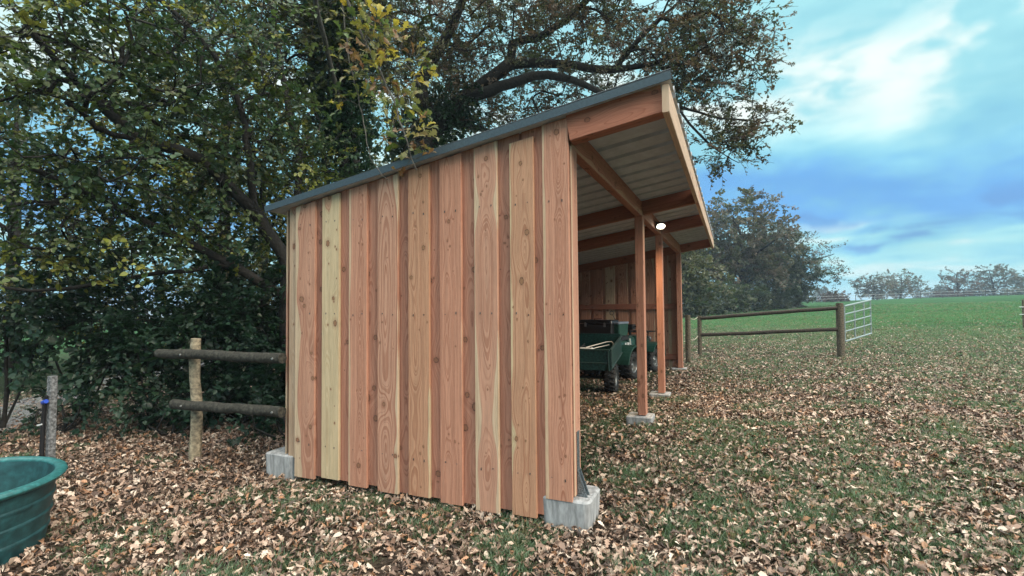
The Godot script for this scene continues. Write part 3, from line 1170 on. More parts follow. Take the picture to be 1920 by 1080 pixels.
func build_quad() -> void:
	# local axes: -z forward, rear axle at z 0.62, front axle at -0.62
	var at := Vector3(-1.17, height(-1.1, -7.6), -7.62)
	var q := thing("quad_bike", "dark green quad bike with black racks parked inside the timber shelter", "quad bike", at)
	q.rotation.y = deg_to_rad(-14.0)
	var green := mottled(lin(0.020, 0.075, 0.060), 0.75, 1.0, 0.02, 1.5, 0.32, 0.0, 0.0, 22)
	var black := mat(lin(0.012, 0.012, 0.013), 0.55)
	var rubber := mottled(lin(0.022, 0.022, 0.023), 0.6, 1.0, 0.04, 3.0, 0.85, 0.0, 0.0, 23)
	var rimm := mat(lin(0.16, 0.17, 0.17), 0.42, 0.6)
	for s in [-1.0, 1.0]:
		wheel(q, Vector3(s * 0.43, 0.285, 0.62), Vector3(s, 0, 0), 0.285, 0.25, rimm, rubber, 16)
		var steer := deg_to_rad(-10.0)
		wheel(q, Vector3(s * 0.42, 0.275, -0.64), Vector3(s * cos(steer), 0, -s * sin(steer)), 0.275, 0.21, rimm, rubber, 16)
	var ch := MB.new()
	ch.block(Vector3(0, 0.42, 0.0), Vector3(0.36, 0.24, 1.35), 0.05)
	ch.tube([Vector3(-0.40, 0.285, 0.62), Vector3(0.40, 0.285, 0.62)], [0.04, 0.04], 8)
	ch.tube([Vector3(-0.40, 0.275, -0.64), Vector3(0.40, 0.275, -0.64)], [0.03, 0.03], 8)
	for s in [-1.0, 1.0]:
		ch.bar(Vector3(s * 0.30, 0.30, 0.36), Vector3(s * 0.30, 0.30, -0.34), 0.22, 0.03)
	part("chassis", ch, black, q)
	var body := MB.new()
	body.block(Vector3(0, 0.70, 0.62), Vector3(0.62, 0.13, 0.62), 0.06, 0.03, 0.03)
	body.block(Vector3(0, 0.72, -0.62), Vector3(0.50, 0.20, 0.66), 0.08, 0.04, 0.04)
	body.block(Vector3(0, 0.70, -0.22), Vector3(0.34, 0.26, 0.36), 0.08, 0.05, 0.05)
	part("body", body, green, q)
	for s in [-1.0, 1.0]:
		var x0: float = minf(s * 0.26, s * 0.60)
		var x1: float = maxf(s * 0.26, s * 0.60)
		var f := MB.new()
		fender(f, Vector3(0, 0.285, 0.62), 0.40, 0.12, 2.55, x0, x1)
		part("mudguard", f, green, q)
		var f2 := MB.new()
		fender(f2, Vector3(0, 0.275, -0.64), 0.40, 0.55, 3.0, x0 + (0.02 if s > 0 else 0.0), x1 - (0.02 if s > 0 else 0.0))
		part("mudguard", f2, green, q)
		var hl := MB.new()
		hl.lathe([Vector2(0.001, 0.02), Vector2(0.05, 0.012), Vector2(0.07, 0.0), Vector2(0.072, -0.05), Vector2(0.001, -0.07)].map(func(p): return Vector2(p.x, -p.y)), 14, Transform3D(Basis(Vector3.RIGHT, Vector3.FORWARD, Vector3.UP), Vector3(s * 0.19, 0.72, -0.955)))
		part("headlight", hl, mat(lin(0.10, 0.10, 0.105), 0.1), q)
		var tl := MB.new()
		tl.block(Vector3(s * 0.22, 0.68, 0.935), Vector3(0.10, 0.05, 0.03), 0.01)
		part("tail_lamp", tl, mat(lin(0.30, 0.02, 0.015), 0.3), q)
	var seat := MB.new()
	seat.block(Vector3(0, 0.83, 0.26), Vector3(0.30, 0.13, 0.66), 0.08, 0.03, 0.04)
	part("seat", seat, black, q)
	for k in 2:
		var rk := MB.new()
		var z0 := 0.36 if k == 0 else -1.0
		var z1 := 1.0 if k == 0 else -0.42
		var y := 0.875 if k == 0 else 0.90
		for x in [-0.34, -0.2, -0.07, 0.07, 0.2, 0.34]:
			if k == 0 and absf(x) < 0.1: rk.tube([Vector3(x, y, 0.62), Vector3(x, y, z1)], [0.011, 0.011], 6)
			else: rk.tube([Vector3(x, y, z0), Vector3(x, y, z1)], [0.011, 0.011], 6)
		for z in [z0, z1, (z0 + z1) / 2]:
			if k == 0 and z == z0: continue
			rk.tube([Vector3(-0.36, y + 0.004, z), Vector3(0.36, y + 0.004, z)], [0.012, 0.012], 6)
		for s in [-1.0, 1.0]:
			rk.tube([Vector3(s * 0.3, y, (z0 + z1) / 2), Vector3(s * 0.26, 0.70, (z0 + z1) / 2)], [0.012, 0.012], 6)
		part("rack", rk, black, q)
	var hb := MB.new()
	hb.tube([Vector3(0, 0.75, -0.42), Vector3(0, 1.0, -0.32)], [0.035, 0.025], 8)
	hb.tube([Vector3(-0.38, 1.02, -0.16), Vector3(-0.28, 1.05, -0.26), Vector3(0, 1.0, -0.33), Vector3(0.28, 1.05, -0.26), Vector3(0.38, 1.02, -0.16)], [0.015, 0.013, 0.013, 0.013, 0.015], 8)
	hb.block(Vector3(0, 1.02, -0.36), Vector3(0.26, 0.12, 0.16), 0.05)
	part("handlebar", hb, black, q)
	var mi := MB.new()
	mi.tube([Vector3(-0.24, 1.04, -0.27), Vector3(-0.29, 1.20, -0.22), Vector3(-0.35, 1.30, -0.22)], [0.008, 0.007, 0.006], 6)
	var ring := []
	var rr := []
	for i in 13:
		ring.append(Vector3(-0.37 + 0.05 * cos(TAU * i / 12), 1.335 + 0.045 * sin(TAU * i / 12), -0.22))
		rr.append(0.007)
	mi.tube(ring, rr, 5, false)
	part("mirror", mi, black, q)
	var tm := TextMesh.new()
	tm.text = "KLOM"
	tm.font_size = 16
	tm.pixel_size = 0.0048
	tm.depth = 0.003
	var fnt := SystemFont.new()
	fnt.font_names = PackedStringArray(["Droid Sans"])
	fnt.font_weight = 800
	tm.font = fnt
	var te := part_mesh("lettering", tm, mat(lin(0.7, 0.7, 0.7), 0.5), q)
	te.transform = Transform3D(Basis(Vector3(0, 0, -1), Vector3(0, 1, 0), Vector3(1, 0, 0)), Vector3(0.316, 0.70, 0.46))
	# tool box strapped on the rear rack
	var tb := thing("tool_box", "black plastic tool box with two latches on the quad's rear rack", "tool box", q.transform * Vector3(-0.13, 0.895, 0.86))
	tb.rotation.y = q.rotation.y
	var bm := MB.new()
	bm.block(Vector3(0, 0.12, 0), Vector3(0.74, 0.24, 0.34), 0.035, -0.006, 0.01)
	part("box", bm, mat(lin(0.010, 0.010, 0.012), 0.5), tb)
	var lid := MB.new()
	lid.block(Vector3(0, 0.285, 0), Vector3(0.77, 0.07, 0.37), 0.04, 0.012, 0.015)
	part("lid", lid, mat(lin(0.012, 0.012, 0.015), 0.4), tb)
	for x in [-0.22, 0.22]:
		var la := MB.new()
		la.block(Vector3(x, 0.225, 0.185), Vector3(0.05, 0.09, 0.02), 0.006)
		part("latch", la, mat(lin(0.16, 0.16, 0.17), 0.35, 0.6), tb)
	var hd := MB.new()
	hd.tube([Vector3(-0.09, 0.318, 0.02), Vector3(-0.08, 0.345, 0.02), Vector3(0.08, 0.345, 0.02), Vector3(0.09, 0.318, 0.02)], [0.01, 0.01, 0.01, 0.01], 6)
	part("handle", hd, mat(lin(0.09, 0.02, 0.015), 0.5), tb)
	# a dark green carrier bin beside it on the rack
	var cb := thing("carrier_bin", "green plastic carrier bin with grey rim beside the black tool box", "bin", q.transform * Vector3(0.275, 0.895, 0.70))
	cb.rotation.y = q.rotation.y
	var c1 := MB.new()
	c1.block(Vector3(0, 0.12, 0), Vector3(0.15, 0.24, 0.42), 0.03, -0.012, 0.008)
	part("tub", c1, green, cb)
	var c2 := MB.new()
	c2.block(Vector3(0, 0.26, 0), Vector3(0.20, 0.04, 0.47), 0.04, 0.0, 0.01)
	part("rim", c2, mat(lin(0.16, 0.19, 0.24), 0.4), cb)

func build_trailer() -> void:
	var at := Vector3(-1.33, height(-1.33, -5.35), -5.35)
	var t := thing("trailer", "small dark green steel tipping trailer hitched behind the quad bike", "trailer", at)
	t.rotation.y = deg_to_rad(3.5)
	var paint := mottled(lin(0.018, 0.070, 0.066), 0.6, 1.0, 0.03, 1.6, 0.35, 0.1, 0.0, 31)
	var edge := mottled(lin(0.05, 0.10, 0.095), 0.6, 1.0, 0.05, 2.0, 0.4, 0.2, 0.0, 32)
	var rubber := mottled(lin(0.022, 0.022, 0.023), 0.6, 1.0, 0.04, 3.0, 0.85, 0.0, 0.0, 23)
	var rimm := mat(lin(0.2, 0.21, 0.21), 0.45, 0.5)
	for s in [-1.0, 1.0]:
		wheel(t, Vector3(s * 0.40, 0.262, 0.02), Vector3(s, 0, 0), 0.265, 0.19, rimm, rubber, 18)
	var fr := MB.new()
	fr.tube([Vector3(-0.36, 0.262, 0.02), Vector3(0.36, 0.262, 0.02)], [0.025, 0.025], 8)
	for s in [-1.0, 1.0]:
		fr.bar(Vector3(s * 0.25, 0.40, 0.55), Vector3(s * 0.25, 0.54, -0.62), 0.05, 0.06)
		fr.bar(Vector3(s * 0.25, 0.27, 0.02), Vector3(s * 0.25, 0.45, 0.02), 0.04, 0.04, Vector3.FORWARD)
		fr.bar(Vector3(s * 0.25, 0.52, -0.6), Vector3(0, 0.50, -1.15), 0.04, 0.05)
	part("chassis", fr, mat(lin(0.012, 0.013, 0.013), 0.6), t)
	# box body, tilted up to the hitch
	var tilt := atan2(0.155, 1.27)
	var B := Transform3D(Basis(Vector3.RIGHT, tilt), Vector3(0, 0.465, 0.62))
	var P := func(x: float, y: float, z: float) -> Vector3: return B * Vector3(x, y, z)
	var fl := MB.new()
	fl.bar(P.call(0, 0.01, 0), P.call(0, 0.01, -1.28), 0.98, 0.02, B.basis.y)
	part("floor_plate", fl, paint, t)
	for s in [-1.0, 1.0]:
		var sd := MB.new()
		sd.bar(P.call(s * 0.49, 0.185, -0.012), P.call(s * 0.49, 0.185, -1.27), 0.012, 0.33, B.basis.y, 0.002)
		var sdm := part("side_panel", sd, paint, t)
		var rl := MB.new()
		rl.bar(P.call(s * 0.496, 0.345, 0), P.call(s * 0.496, 0.345, -1.28), 0.034, 0.03, B.basis.y)
		rl.bar(P.call(s * 0.5, 0.03, 0), P.call(s * 0.5, 0.03, -1.28), 0.02, 0.03, B.basis.y)
		rl.bar(P.call(s * 0.5, 0.02, -0.012), P.call(s * 0.5, 0.35, -0.012), 0.03, 0.026, B.basis.z)
		part("edge_rail", rl, edge, sdm)
	var tg := MB.new()
	tg.bar(P.call(-0.48, 0.18, 0.012), P.call(0.48, 0.18, 0.012), 0.014, 0.35, B.basis.y, 0.002)
	var tgm := part("tailgate", tg, paint, t)
	var tr := MB.new()
	tr.bar(P.call(-0.48, 0.35, 0.014), P.call(0.48, 0.35, 0.014), 0.026, 0.026, B.basis.y)
	tr.bar(P.call(-0.44, 0.13, 0.024), P.call(0.44, 0.13, 0.024), 0.012, 0.02, B.basis.y)
	for x in [-0.46, 0.46]:
		tr.bar(P.call(x, 0.0, 0.022), P.call(x, 0.34, 0.022), 0.02, 0.03, B.basis.z)
	part("stiffener", tr, edge, tgm)
	var hdm := MB.new()
	hdm.bar(P.call(-0.48, 0.20, -1.275), P.call(0.48, 0.20, -1.275), 0.014, 0.38, B.basis.y, 0.002)
	part("headboard", hdm, paint, t)
	# load
	var fm := thing("tube_frame", "bent grey steel tube frame lying in the green trailer", "frame", t.transform * Vector3(0.12, 0.80, -0.1))
	fm.rotation.y = t.rotation.y
	var tb := MB.new()
	tb.tube([Vector3(-0.42, -0.08, 0.35), Vector3(-0.05, 0.02, 0.05), Vector3(0.16, 0.075, -0.12), Vector3(0.245, 0.08, -0.17), Vector3(0.28, 0.05, -0.14), Vector3(0.29, -0.08, -0.02)], [0.013, 0.013, 0.013, 0.013, 0.013, 0.013], 8)
	tb.tube([Vector3(-0.30, -0.10, 0.40), Vector3(0.02, -0.01, 0.12), Vector3(0.22, 0.03, -0.06)], [0.011, 0.011, 0.011], 8)
	part("tube", tb, mat(lin(0.35, 0.34, 0.33), 0.4, 0.7), fm)
	var wb := thing("white_can", "small white plastic can lying at the trailer tailgate", "can", t.transform * Vector3(0.06, 0.70, 0.50))
	var wm := MB.new()
	wm.block(Vector3(0, 0.065, 0), Vector3(0.23, 0.13, 0.12), 0.02, 0.004, 0.012)
	part("body", wm, mat(lin(0.55, 0.55, 0.54), 0.45), wb)
	var wc := MB.new()
	wc.tube([Vector3(0.08, 0.128, 0), Vector3(0.08, 0.15, 0)], [0.02, 0.02], 10)
	part("cap", wc, mat(lin(0.1, 0.1, 0.1), 0.5), wb)
	var cb := thing("cable_coil", "loose black cable coiled over the trailer load", "cable", t.transform * Vector3(-0.22, 0.76, 0.12))
	var cm := MB.new()
	for r in 3:
		var pts := []
		var ra := []
		for i in 17:
			var a := TAU * i / 16
			pts.append(Vector3(cos(a) * (0.2 - r * 0.02), 0.05 * sin(a * 2 + r) + r * 0.025, sin(a) * (0.26 - r * 0.03)))
			ra.append(0.011)
		cm.tube(pts, ra, 6, false)
	part("cable", cm, mat(lin(0.012, 0.012, 0.013), 0.5), cb)

# ------------------------------------------------------------------ trough and stake
func build_trough() -> void:
	var c := Vector3(-3.69, height(-3.69, 1.99), 1.99)
	var t := thing("water_trough", "large round teal-green plastic water trough with raised hoops", "trough", c)
	var m := mottled(lin(0.024, 0.105, 0.118), 0.6, 1.0, 0.02, 1.3, 0.5, 0.0, 0.0, 41)
	var prof := [Vector2(0.50, -0.05), Vector2(0.525, -0.03)]
	var r0 := 0.53
	var H := 0.44
	for k in 4:
		var y0 := H * k / 4.0
		var y1 := H * (k + 1) / 4.0
		prof.append(Vector2(r0 + 0.055 * y0 / H, y0 + 0.012))
		prof.append(Vector2(r0 + 0.055 * y1 / H - 0.002, y1 - 0.014))
		prof.append(Vector2(r0 + 0.055 * y1 / H + 0.007, y1 - 0.010))
		prof.append(Vector2(r0 + 0.055 * y1 / H + 0.007, y1 + 0.002))
	var mb := MB.new()
	mb.lathe(prof, 72, Transform3D(), true)
	var inner := [Vector2(0.568, 0.46), Vector2(0.555, 0.40), Vector2(0.50, 0.05), Vector2(0.46, 0.03), Vector2(0.001, 0.03)]
	mb.lathe(inner, 72)
	part("tub", mb, m, t)
	var rim := MB.new()
	var rp := []
	for i in 13:
		var a := TAU * i / 12.0
		rp.append(Vector2(0.603 + 0.036 * cos(a), 0.462 + 0.024 * sin(a)))
	rim.lathe(rp, 72)
	part("rim", rim, mottled(lin(0.034, 0.19, 0.195), 0.65, 1.0, 0.03, 1.6, 0.42, 0.0, 0.0, 42), t)
	var wa := MB.new()
	wa.lathe([Vector2(0.53, 0.24), Vector2(0.001, 0.24)], 48)
	var wm := mat(lin(0.02, 0.05, 0.05), 0.05)
	part("water", wa, wm, t)

	var sp := Vector3(-5.02, height(-5.02, 0.825), 0.825)
	var k := thing("wooden_stake", "weathered grey wooden stake with black water pipe strapped to it behind trough", "stake", sp)
	var grey := mottled(lin(0.26, 0.27, 0.28), 0.5, 1.0, 0.03, 2.2, 0.9, 0.0, 0.4, 44)
	var sm := MB.new()
	sm.bar(Vector3(0, -0.2, 0), Vector3(0.015, 0.96, 0.0), 0.072, 0.06, Vector3.BACK, 0.008)
	part("stake", sm, grey, k)
	var pipe := MB.new()
	pipe.tube([Vector3(-0.03, -0.05, 0.052), Vector3(-0.025, 0.3, 0.052), Vector3(-0.02, 0.52, 0.052), Vector3(0.005, 0.70, 0.052), Vector3(0.03, 0.78, 0.05)], [0.02, 0.02, 0.02, 0.017, 0.015], 8)
	part("pipe", pipe, mat(lin(0.010, 0.010, 0.012), 0.5), k)
	var tap := MB.new()
	tap.tube([Vector3(0.0, 0.715, 0.06), Vector3(0.05, 0.73, 0.06)], [0.022, 0.02], 8)
	part("fitting", tap, mat(lin(0.02, 0.07, 0.45), 0.4), k)
	var tap2 := MB.new()
	tap2.tube([Vector3(-0.045, 0.66, 0.06), Vector3(-0.04, 0.725, 0.06)], [0.024, 0.024], 10)
	tap2.tube([Vector3(-0.055, 0.725, 0.06), Vector3(0.0, 0.725, 0.06)], [0.015, 0.015], 8)
	part("valve", tap2, mat(lin(0.34, 0.30, 0.28), 0.4, 0.5), k)
	for y in [0.14, 0.50]:
		var tie := MB.new()
		tie.bar(Vector3(-0.062, y - 0.005, 0.079), Vector3(0.02, y + 0.012, 0.076), 0.006, 0.014, Vector3.UP, 0.001)
		part("cable_tie", tie, mat(lin(0.65, 0.66, 0.66), 0.5), k)

# ------------------------------------------------------------------ fences
func log_rail(p: Vector3, q: Vector3, r: float, sd: int) -> MB:
	var g := RandomNumberGenerator.new()
	g.seed = sd
	var pts := []
	var rad := []
	for i in 9:
		var u := i / 8.0
		pts.append(p.lerp(q, u) + Vector3(0, g.randf_range(-0.006, 0.006), g.randf_range(-0.006, 0.006)))
		rad.append(r * g.randf_range(0.93, 1.05))
	var mb := MB.new()
	mb.tube(pts, rad, 12)
	return mb

func build_left_fence() -> void:
	var f := thing("post_and_rail_fence", "dark round rails on a pale crooked post running from the shelter into bushes", "fence", Vector3(-4.15, 0, 0.0))
	var dark := mottled(lin(0.070, 0.066, 0.052), 0.45, 1.0, 0.03, 2.0, 0.9, 0.0, 0.6, 51)
	var pale := mottled(lin(0.50, 0.42, 0.29), 0.5, 1.0, 0.03, 1.2, 0.85, 0.0, 0.2, 52)
	var gy := height(-4.15, 0.0)
	var post := MB.new()
	post.tube([Vector3(0.0, gy - 0.2, -0.02), Vector3(0.0, gy + 0.1, -0.02), Vector3(0.02, 0.35, -0.02), Vector3(0.015, 0.62, -0.02), Vector3(-0.02, 0.85, -0.02), Vector3(-0.025, 1.05, -0.02), Vector3(-0.01, 1.27, -0.02)], [0.060, 0.058, 0.056, 0.053, 0.050, 0.054, 0.048], 12)
	part("post", post, pale, f)
	part("rail", log_rail(Vector3(-0.46, 1.11, 0.085), Vector3(1.36, 1.122, 0.075), 0.05, 3), dark, f)
	part("rail", log_rail(Vector3(-0.20, 0.585, 0.085), Vector3(1.36, 0.625, 0.075), 0.05, 4), dark, f)
	var bolts := MB.new()
	for p in [Vector3(-0.02, 1.115, 0.13), Vector3(1.29, 1.12, 0.122), Vector3(0.0, 0.59, 0.13), Vector3(1.29, 0.625, 0.122)]:
		bolts.tube([p, p + Vector3(0, 0, 0.012)], [0.011, 0.009], 7)
	var bo := part("bolts", bolts, mat(lin(0.45, 0.46, 0.46), 0.4, 0.7), f)
	bo.set_meta("kind", "stuff")

func build_right_fence() -> void:
	var post_m := mottled(lin(0.20, 0.165, 0.115), 0.5, 1.0, 0.03, 2.0, 0.9, 0.0, 0.5, 61)
	var rail_m := mottled(lin(0.085, 0.066, 0.05), 0.5, 1.0, 0.03, 2.0, 0.9, 0.0, 0.5, 62)
	var f := thing("post_and_rail_fence", "two-rail round timber fence between the shelter and the open metal gate", "fence", Vector3(0.19, 0, -11.75))
	var o := Vector3(0.19, 0, -11.75)
	var g0 := height(0.19, -11.75)
	var g1 := height(3.565, -11.49)
	var p := MB.new()
	p.tube([Vector3(0, g0 - 0.3, 0), Vector3(0.01, 1.235, 0)], [0.062, 0.058], 12)
	part("post", p, post_m, f)
	var p2 := MB.new()
	var gp := Vector3(3.565, 0, -11.49) - o
	p2.tube([gp + Vector3(0, g1 - 0.3, 0), gp + Vector3(0.0, 1.50, 0.0), gp + Vector3(0.0, 1.565, 0.0), gp + Vector3(0, 1.575, 0)], [0.092, 0.086, 0.082, 0.06], 14)
	part("post", p2, post_m, f)
	part("rail", log_rail(Vector3(0.05, 1.165, 0.02), gp + Vector3(-0.06, 1.45, 0.04), 0.05, 8), rail_m, f)
	part("rail", log_rail(Vector3(0.05, 0.69, 0.02), gp + Vector3(-0.06, 0.905, 0.04), 0.05, 9), rail_m, f)
	# a post near the shelter corner, joined by rope
	var e := thing("fence_post", "round timber post with rope standing next to the shelter's far corner", "fence post", Vector3(0.0, 0, -9.95))
	var ep := MB.new()
	var ge := height(0, -9.95)
	ep.tube([Vector3(0.01, ge - 0.3, 0), Vector3(0.02, 1.30, 0)], [0.07, 0.066], 12)
	part("post", ep, post_m, e)
	var ro := MB.new()
	var rope_m := mat(lin(0.35, 0.31, 0.24), 0.9)
	for y in [1.22, 0.68]:
		var pts := []
		var ra := []
		for i in 9:
			var u := i / 8.0
			pts.append(Vector3(0.08, y, 0.02).lerp(Vector3(0.15, y - 0.02, -1.76), u) + Vector3(0, -0.05 * sin(PI * u), 0))
			ra.append(0.011)
		var rm := MB.new()
		rm.tube(pts, ra, 5)
		part("rope", rm, rope_m, e)
	# the gate, swung open away from the camera
	var h := Vector3(3.665, 0, -11.50)
	var gt := thing("metal_gate", "galvanised five-bar metal gate standing open in the meadow", "gate", h)
	var tip := Vector3(4.66, 0, -13.58) - h
	var zinc := mottled(lin(0.46, 0.54, 0.54), 0.7, 1.0, 0.03, 2.0, 0.42, 0.45, 0.0, 64)
	var low := [0.60, 0.70]
	var hi := [1.49, 1.64]
	for k in 5:
		var mb := MB.new()
		var u := pow(k / 4.0, 0.92)
		mb.tube([Vector3(0, lerpf(low[0], hi[0], u), 0), tip + Vector3(0, lerpf(low[1], hi[1], u), 0)], [0.024 if k in [0, 4] else 0.019, 0.024 if k in [0, 4] else 0.019], 8)
		part("bar", mb, zinc, gt)
	for u in [0.0, 0.36, 0.72, 1.0]:
		var mb := MB.new()
		var b: Vector3 = tip * u
		mb.tube([b + Vector3(0, lerpf(low[0], low[1], u), 0), b + Vector3(0, lerpf(hi[0], hi[1], u), 0)], [0.018, 0.018], 8)
		part("upright", mb, zinc, gt)
	for y in [0.68, 1.42]:
		var mb := MB.new()
		mb.tube([Vector3(-0.085, y, 0.0), Vector3(0.0, y, 0)], [0.014, 0.014], 6)
		part("hinge", mb, zinc, gt)
	# post at the right edge of the picture
	var rp := Vector3(11.80, 0, -23.2)
	var r := thing("electric_fence_post", "thin timber fence post with white insulators at the right edge", "fence post", Vector3(rp.x, height(rp.x, rp.z), rp.z))
	var rm2 := MB.new()
	rm2.tube([Vector3(0, -0.3, 0), Vector3(0, 1.15, 0)], [0.04, 0.037], 8)
	part("post", rm2, post_m, r)
	for y in [0.55, 0.85]:
		var im := MB.new()
		im.tube([Vector3(-0.13, y, 0.03), Vector3(0, y, 0.03)], [0.012, 0.02], 6)
		part("insulator", im, mat(lin(0.7, 0.7, 0.7), 0.4), r)

func build_far_fence() -> void:
	var a := Vector3(4.0, 0, -107.5)
	var b := Vector3(64.0, 0, -133.8)
	var f := thing("electric_fence", "long electric fence of thin posts and pale tapes across the far meadow edge", "fence", Vector3(a.x, height(a.x, a.z), a.z))
	var o := f.position
	var pm := mat(lin(0.07, 0.065, 0.06), 0.9)
	var wm := mat(lin(0.55, 0.57, 0.58), 0.6)
	var n := 15
	var tops := []
	for i in n + 1:
		var u := float(i) / n
		var p := a.lerp(b, u)
		p.y = height(p.x, p.z)
		tops.append(p - o)
		var mb := MB.new()
		mb.tube([p - o + Vector3(0, -0.2, 0), p - o + Vector3(0, 1.35, 0)], [0.055, 0.05], 6)
		part("post", mb, pm, f)
	for y in [1.25, 0.72]:
		var mb := MB.new()
		for i in n:
			mb.bar(tops[i] + Vector3(0, y, 0), tops[i + 1] + Vector3(0, y, 0), 0.012, 0.04, Vector3.UP, 0.002)
		part("tape", mb, wm, f)

# ------------------------------------------------------------------ vegetation
func tree_root(called: String, label: String, category: String, at: Vector3, group := "") -> Node3D:
	return thing(called, label, category, Vector3.ZERO, group)

func build_near_trees() -> void:
	var oak_sprays := [spray("oak", 1, 0.62, 0.092, 26, 0.006), spray("oak", 2, 0.55, 0.088, 24, 0.006), spray("oak", 3, 0.6, 0.098, 22, 0.006)]
	var hazel_sprays := [spray("oval", 4, 0.52, 0.066, 32, 0.005), spray("oval", 5, 0.56, 0.062, 36, 0.005), spray("oval", 6, 0.48, 0.072, 28, 0.005)]
	var ivy_sprays := [spray("oval", 7, 0.36, 0.062, 34), spray("oval", 8, 0.4, 0.058, 38)]
	var brown_oak := [Color(0.080, 0.105, 0.058), Color(0.105, 0.118, 0.064), Color(0.15, 0.13, 0.085), Color(0.16, 0.115, 0.088), Color(0.10, 0.115, 0.066), Color(0.15, 0.11, 0.085)]
	var hazel_pal := [Color(0.055, 0.105, 0.055), Color(0.066, 0.118, 0.054), Color(0.085, 0.135, 0.050), Color(0.062, 0.108, 0.060), Color(0.11, 0.15, 0.048), Color(0.24, 0.26, 0.06)]
	var ivy_pal := [Color(0.024, 0.060, 0.038), Color(0.030, 0.072, 0.044), Color(0.038, 0.082, 0.048), Color(0.028, 0.064, 0.038)]

	# the big oak behind the shelter
	var t := Branching.new()
	t.g.seed = 11
	t.limb([Vector3(-6.15, -0.2, -6.3), Vector3(-6.1, 1.5, -6.35), Vector3(-5.9, 3.6, -6.5), Vector3(-5.60, 5.76, -6.58)], 0.48, 0.30)
	t.limb([Vector3(-5.60, 5.76, -6.58), Vector3(-4.76, 6.59, -6.92), Vector3(-3.74, 7.42, -7.34), Vector3(-3.65, 7.94, -7.36), Vector3(-3.08, 8.06, -7.61), Vector3(-2.24, 8.70, -7.96), Vector3(-1.39, 9.72, -8.30)], 0.17, 0.045)
	t.limb([Vector3(-4.82, 6.55, -6.90), Vector3(-4.08, 6.69, -7.00), Vector3(-3.04, 6.90, -7.13), Vector3(-2.38, 6.72, -7.09), Vector3(-1.68, 6.39, -7.20), Vector3(-0.93, 5.97, -7.54)], 0.16, 0.04)
	t.limb([Vector3(-3.74, 7.42, -7.34), Vector3(-2.62, 7.41, -7.84), Vector3(-1.48, 7.36, -8.56), Vector3(-0.31, 7.76, -9.39), Vector3(0.93, 8.59, -10.24)], 0.12, 0.03)
	t.limb([Vector3(-5.42, 5.95, -6.65), Vector3(-5.89, 6.93, -6.74), Vector3(-5.79, 7.50, -6.87), Vector3(-5.41, 8.16, -7.01), Vector3(-5.03, 8.96, -7.15), Vector3(-4.63, 10.29, -7.28)], 0.22, 0.06)
	t.limb([Vector3(-0.93, 5.97, -7.54), Vector3(0.0, 6.16, -8.49), Vector3(0.90, 5.95, -9.12), Vector3(1.95, 5.97, -9.91)], 0.045, 0.012)
	t.limb([Vector3(-1.48, 7.36, -8.56), Vector3(-0.71, 8.17, -8.65), Vector3(0.34, 9.50, -9.62), Vector3(0.98, 10.51, -9.97)], 0.06, 0.02)
	t.limb([Vector3(-5.24, 6.08, -6.73), Vector3(-4.60, 6.02, -7.45), Vector3(-4.04, 5.86, -8.14), Vector3(-3.09, 6.01, -8.77)], 0.08, 0.025)
	t.limb([Vector3(0.0, 6.16, -8.49), Vector3(0.43, 5.57, -8.82), Vector3(0.88, 5.16, -9.14), Vector3(1.28, 4.90, -9.32)], 0.03, 0.01)
	for e in [[Vector3(-4.60, 8.48, -7.47), Vector3(3.2, 2.2, 3), 200], [Vector3(-1.42, 8.43, -8.33), Vector3(3, 2.2, 3), 230], [Vector3(0.69, 7.70, -9.29), Vector3(1.5, 1.8, 1.7), 150], [Vector3(1.05, 5.35, -9.21), Vector3(0.75, 0.55, 0.8), 34], [Vector3(1.78, 6.05, -9.83), Vector3(0.55, 0.22, 0.5), 14], [Vector3(-5.73, 7.98, -6.77), Vector3(2, 2.2, 2), 110], [Vector3(-2.55, 10.76, -7.75), Vector3(4, 1.6, 4), 90], [Vector3(-3.53, 6.09, -8.36), Vector3(1.9, 0.75, 1.6), 60]]:
		t.fill(e[0], e[1], e[2])
	t.finish(0.009)
	var oak := tree_root("oak_tree", "large spreading oak with dark limbs and browning leaves above the shelter roof", "tree", Vector3.ZERO)
	dress(t, oak, oak_sprays, brown_oak, 1.85)

	var oi := []
	var oc := []
	for i in 620:
		var k := t.g.randi_range(6, 22)
		var a := t.g.randf() * TAU
		var d := Vector3(cos(a), t.g.randf_range(-0.5, 0.6), sin(a)).normalized()
		oi.append(Transform3D(aim(d, t.g.randf() * TAU, t.g.randf_range(0.9, 1.6)), t.pos[k] + d * t.rad[k] * 0.85 + Vector3(0, t.g.randf_range(-0.2, 0.2), 0)))
		oc.append(ivy_pal[t.g.randi_range(0, 3)])
	joined("ivy", [ivy_sprays[1]], [oi], [oc], leaf_mat, oak)

	# the ivy-clad tree left of it
	t = Branching.new()
	t.g.seed = 12
	t.limb([Vector3(-5.1, -0.2, -3.6), Vector3(-5.2, 2.0, -3.55), Vector3(-5.24, 3.96, -3.53), Vector3(-5.34, 5.41, -3.43), Vector3(-5.47, 6.96, -3.31), Vector3(-5.72, 8.32, -3.15)], 0.26, 0.12)
	var trunk_n := t.pos.size()
	t.limb([Vector3(-5.41, 6.28, -3.36), Vector3(-6.18, 6.89, -3.22), Vector3(-6.88, 7.61, -3.11), Vector3(-7.50, 8.50, -2.90)], 0.10, 0.03)
	t.limb([Vector3(-5.47, 6.96, -3.31), Vector3(-4.94, 7.54, -3.53), Vector3(-4.22, 8.21, -3.82)], 0.09, 0.03)
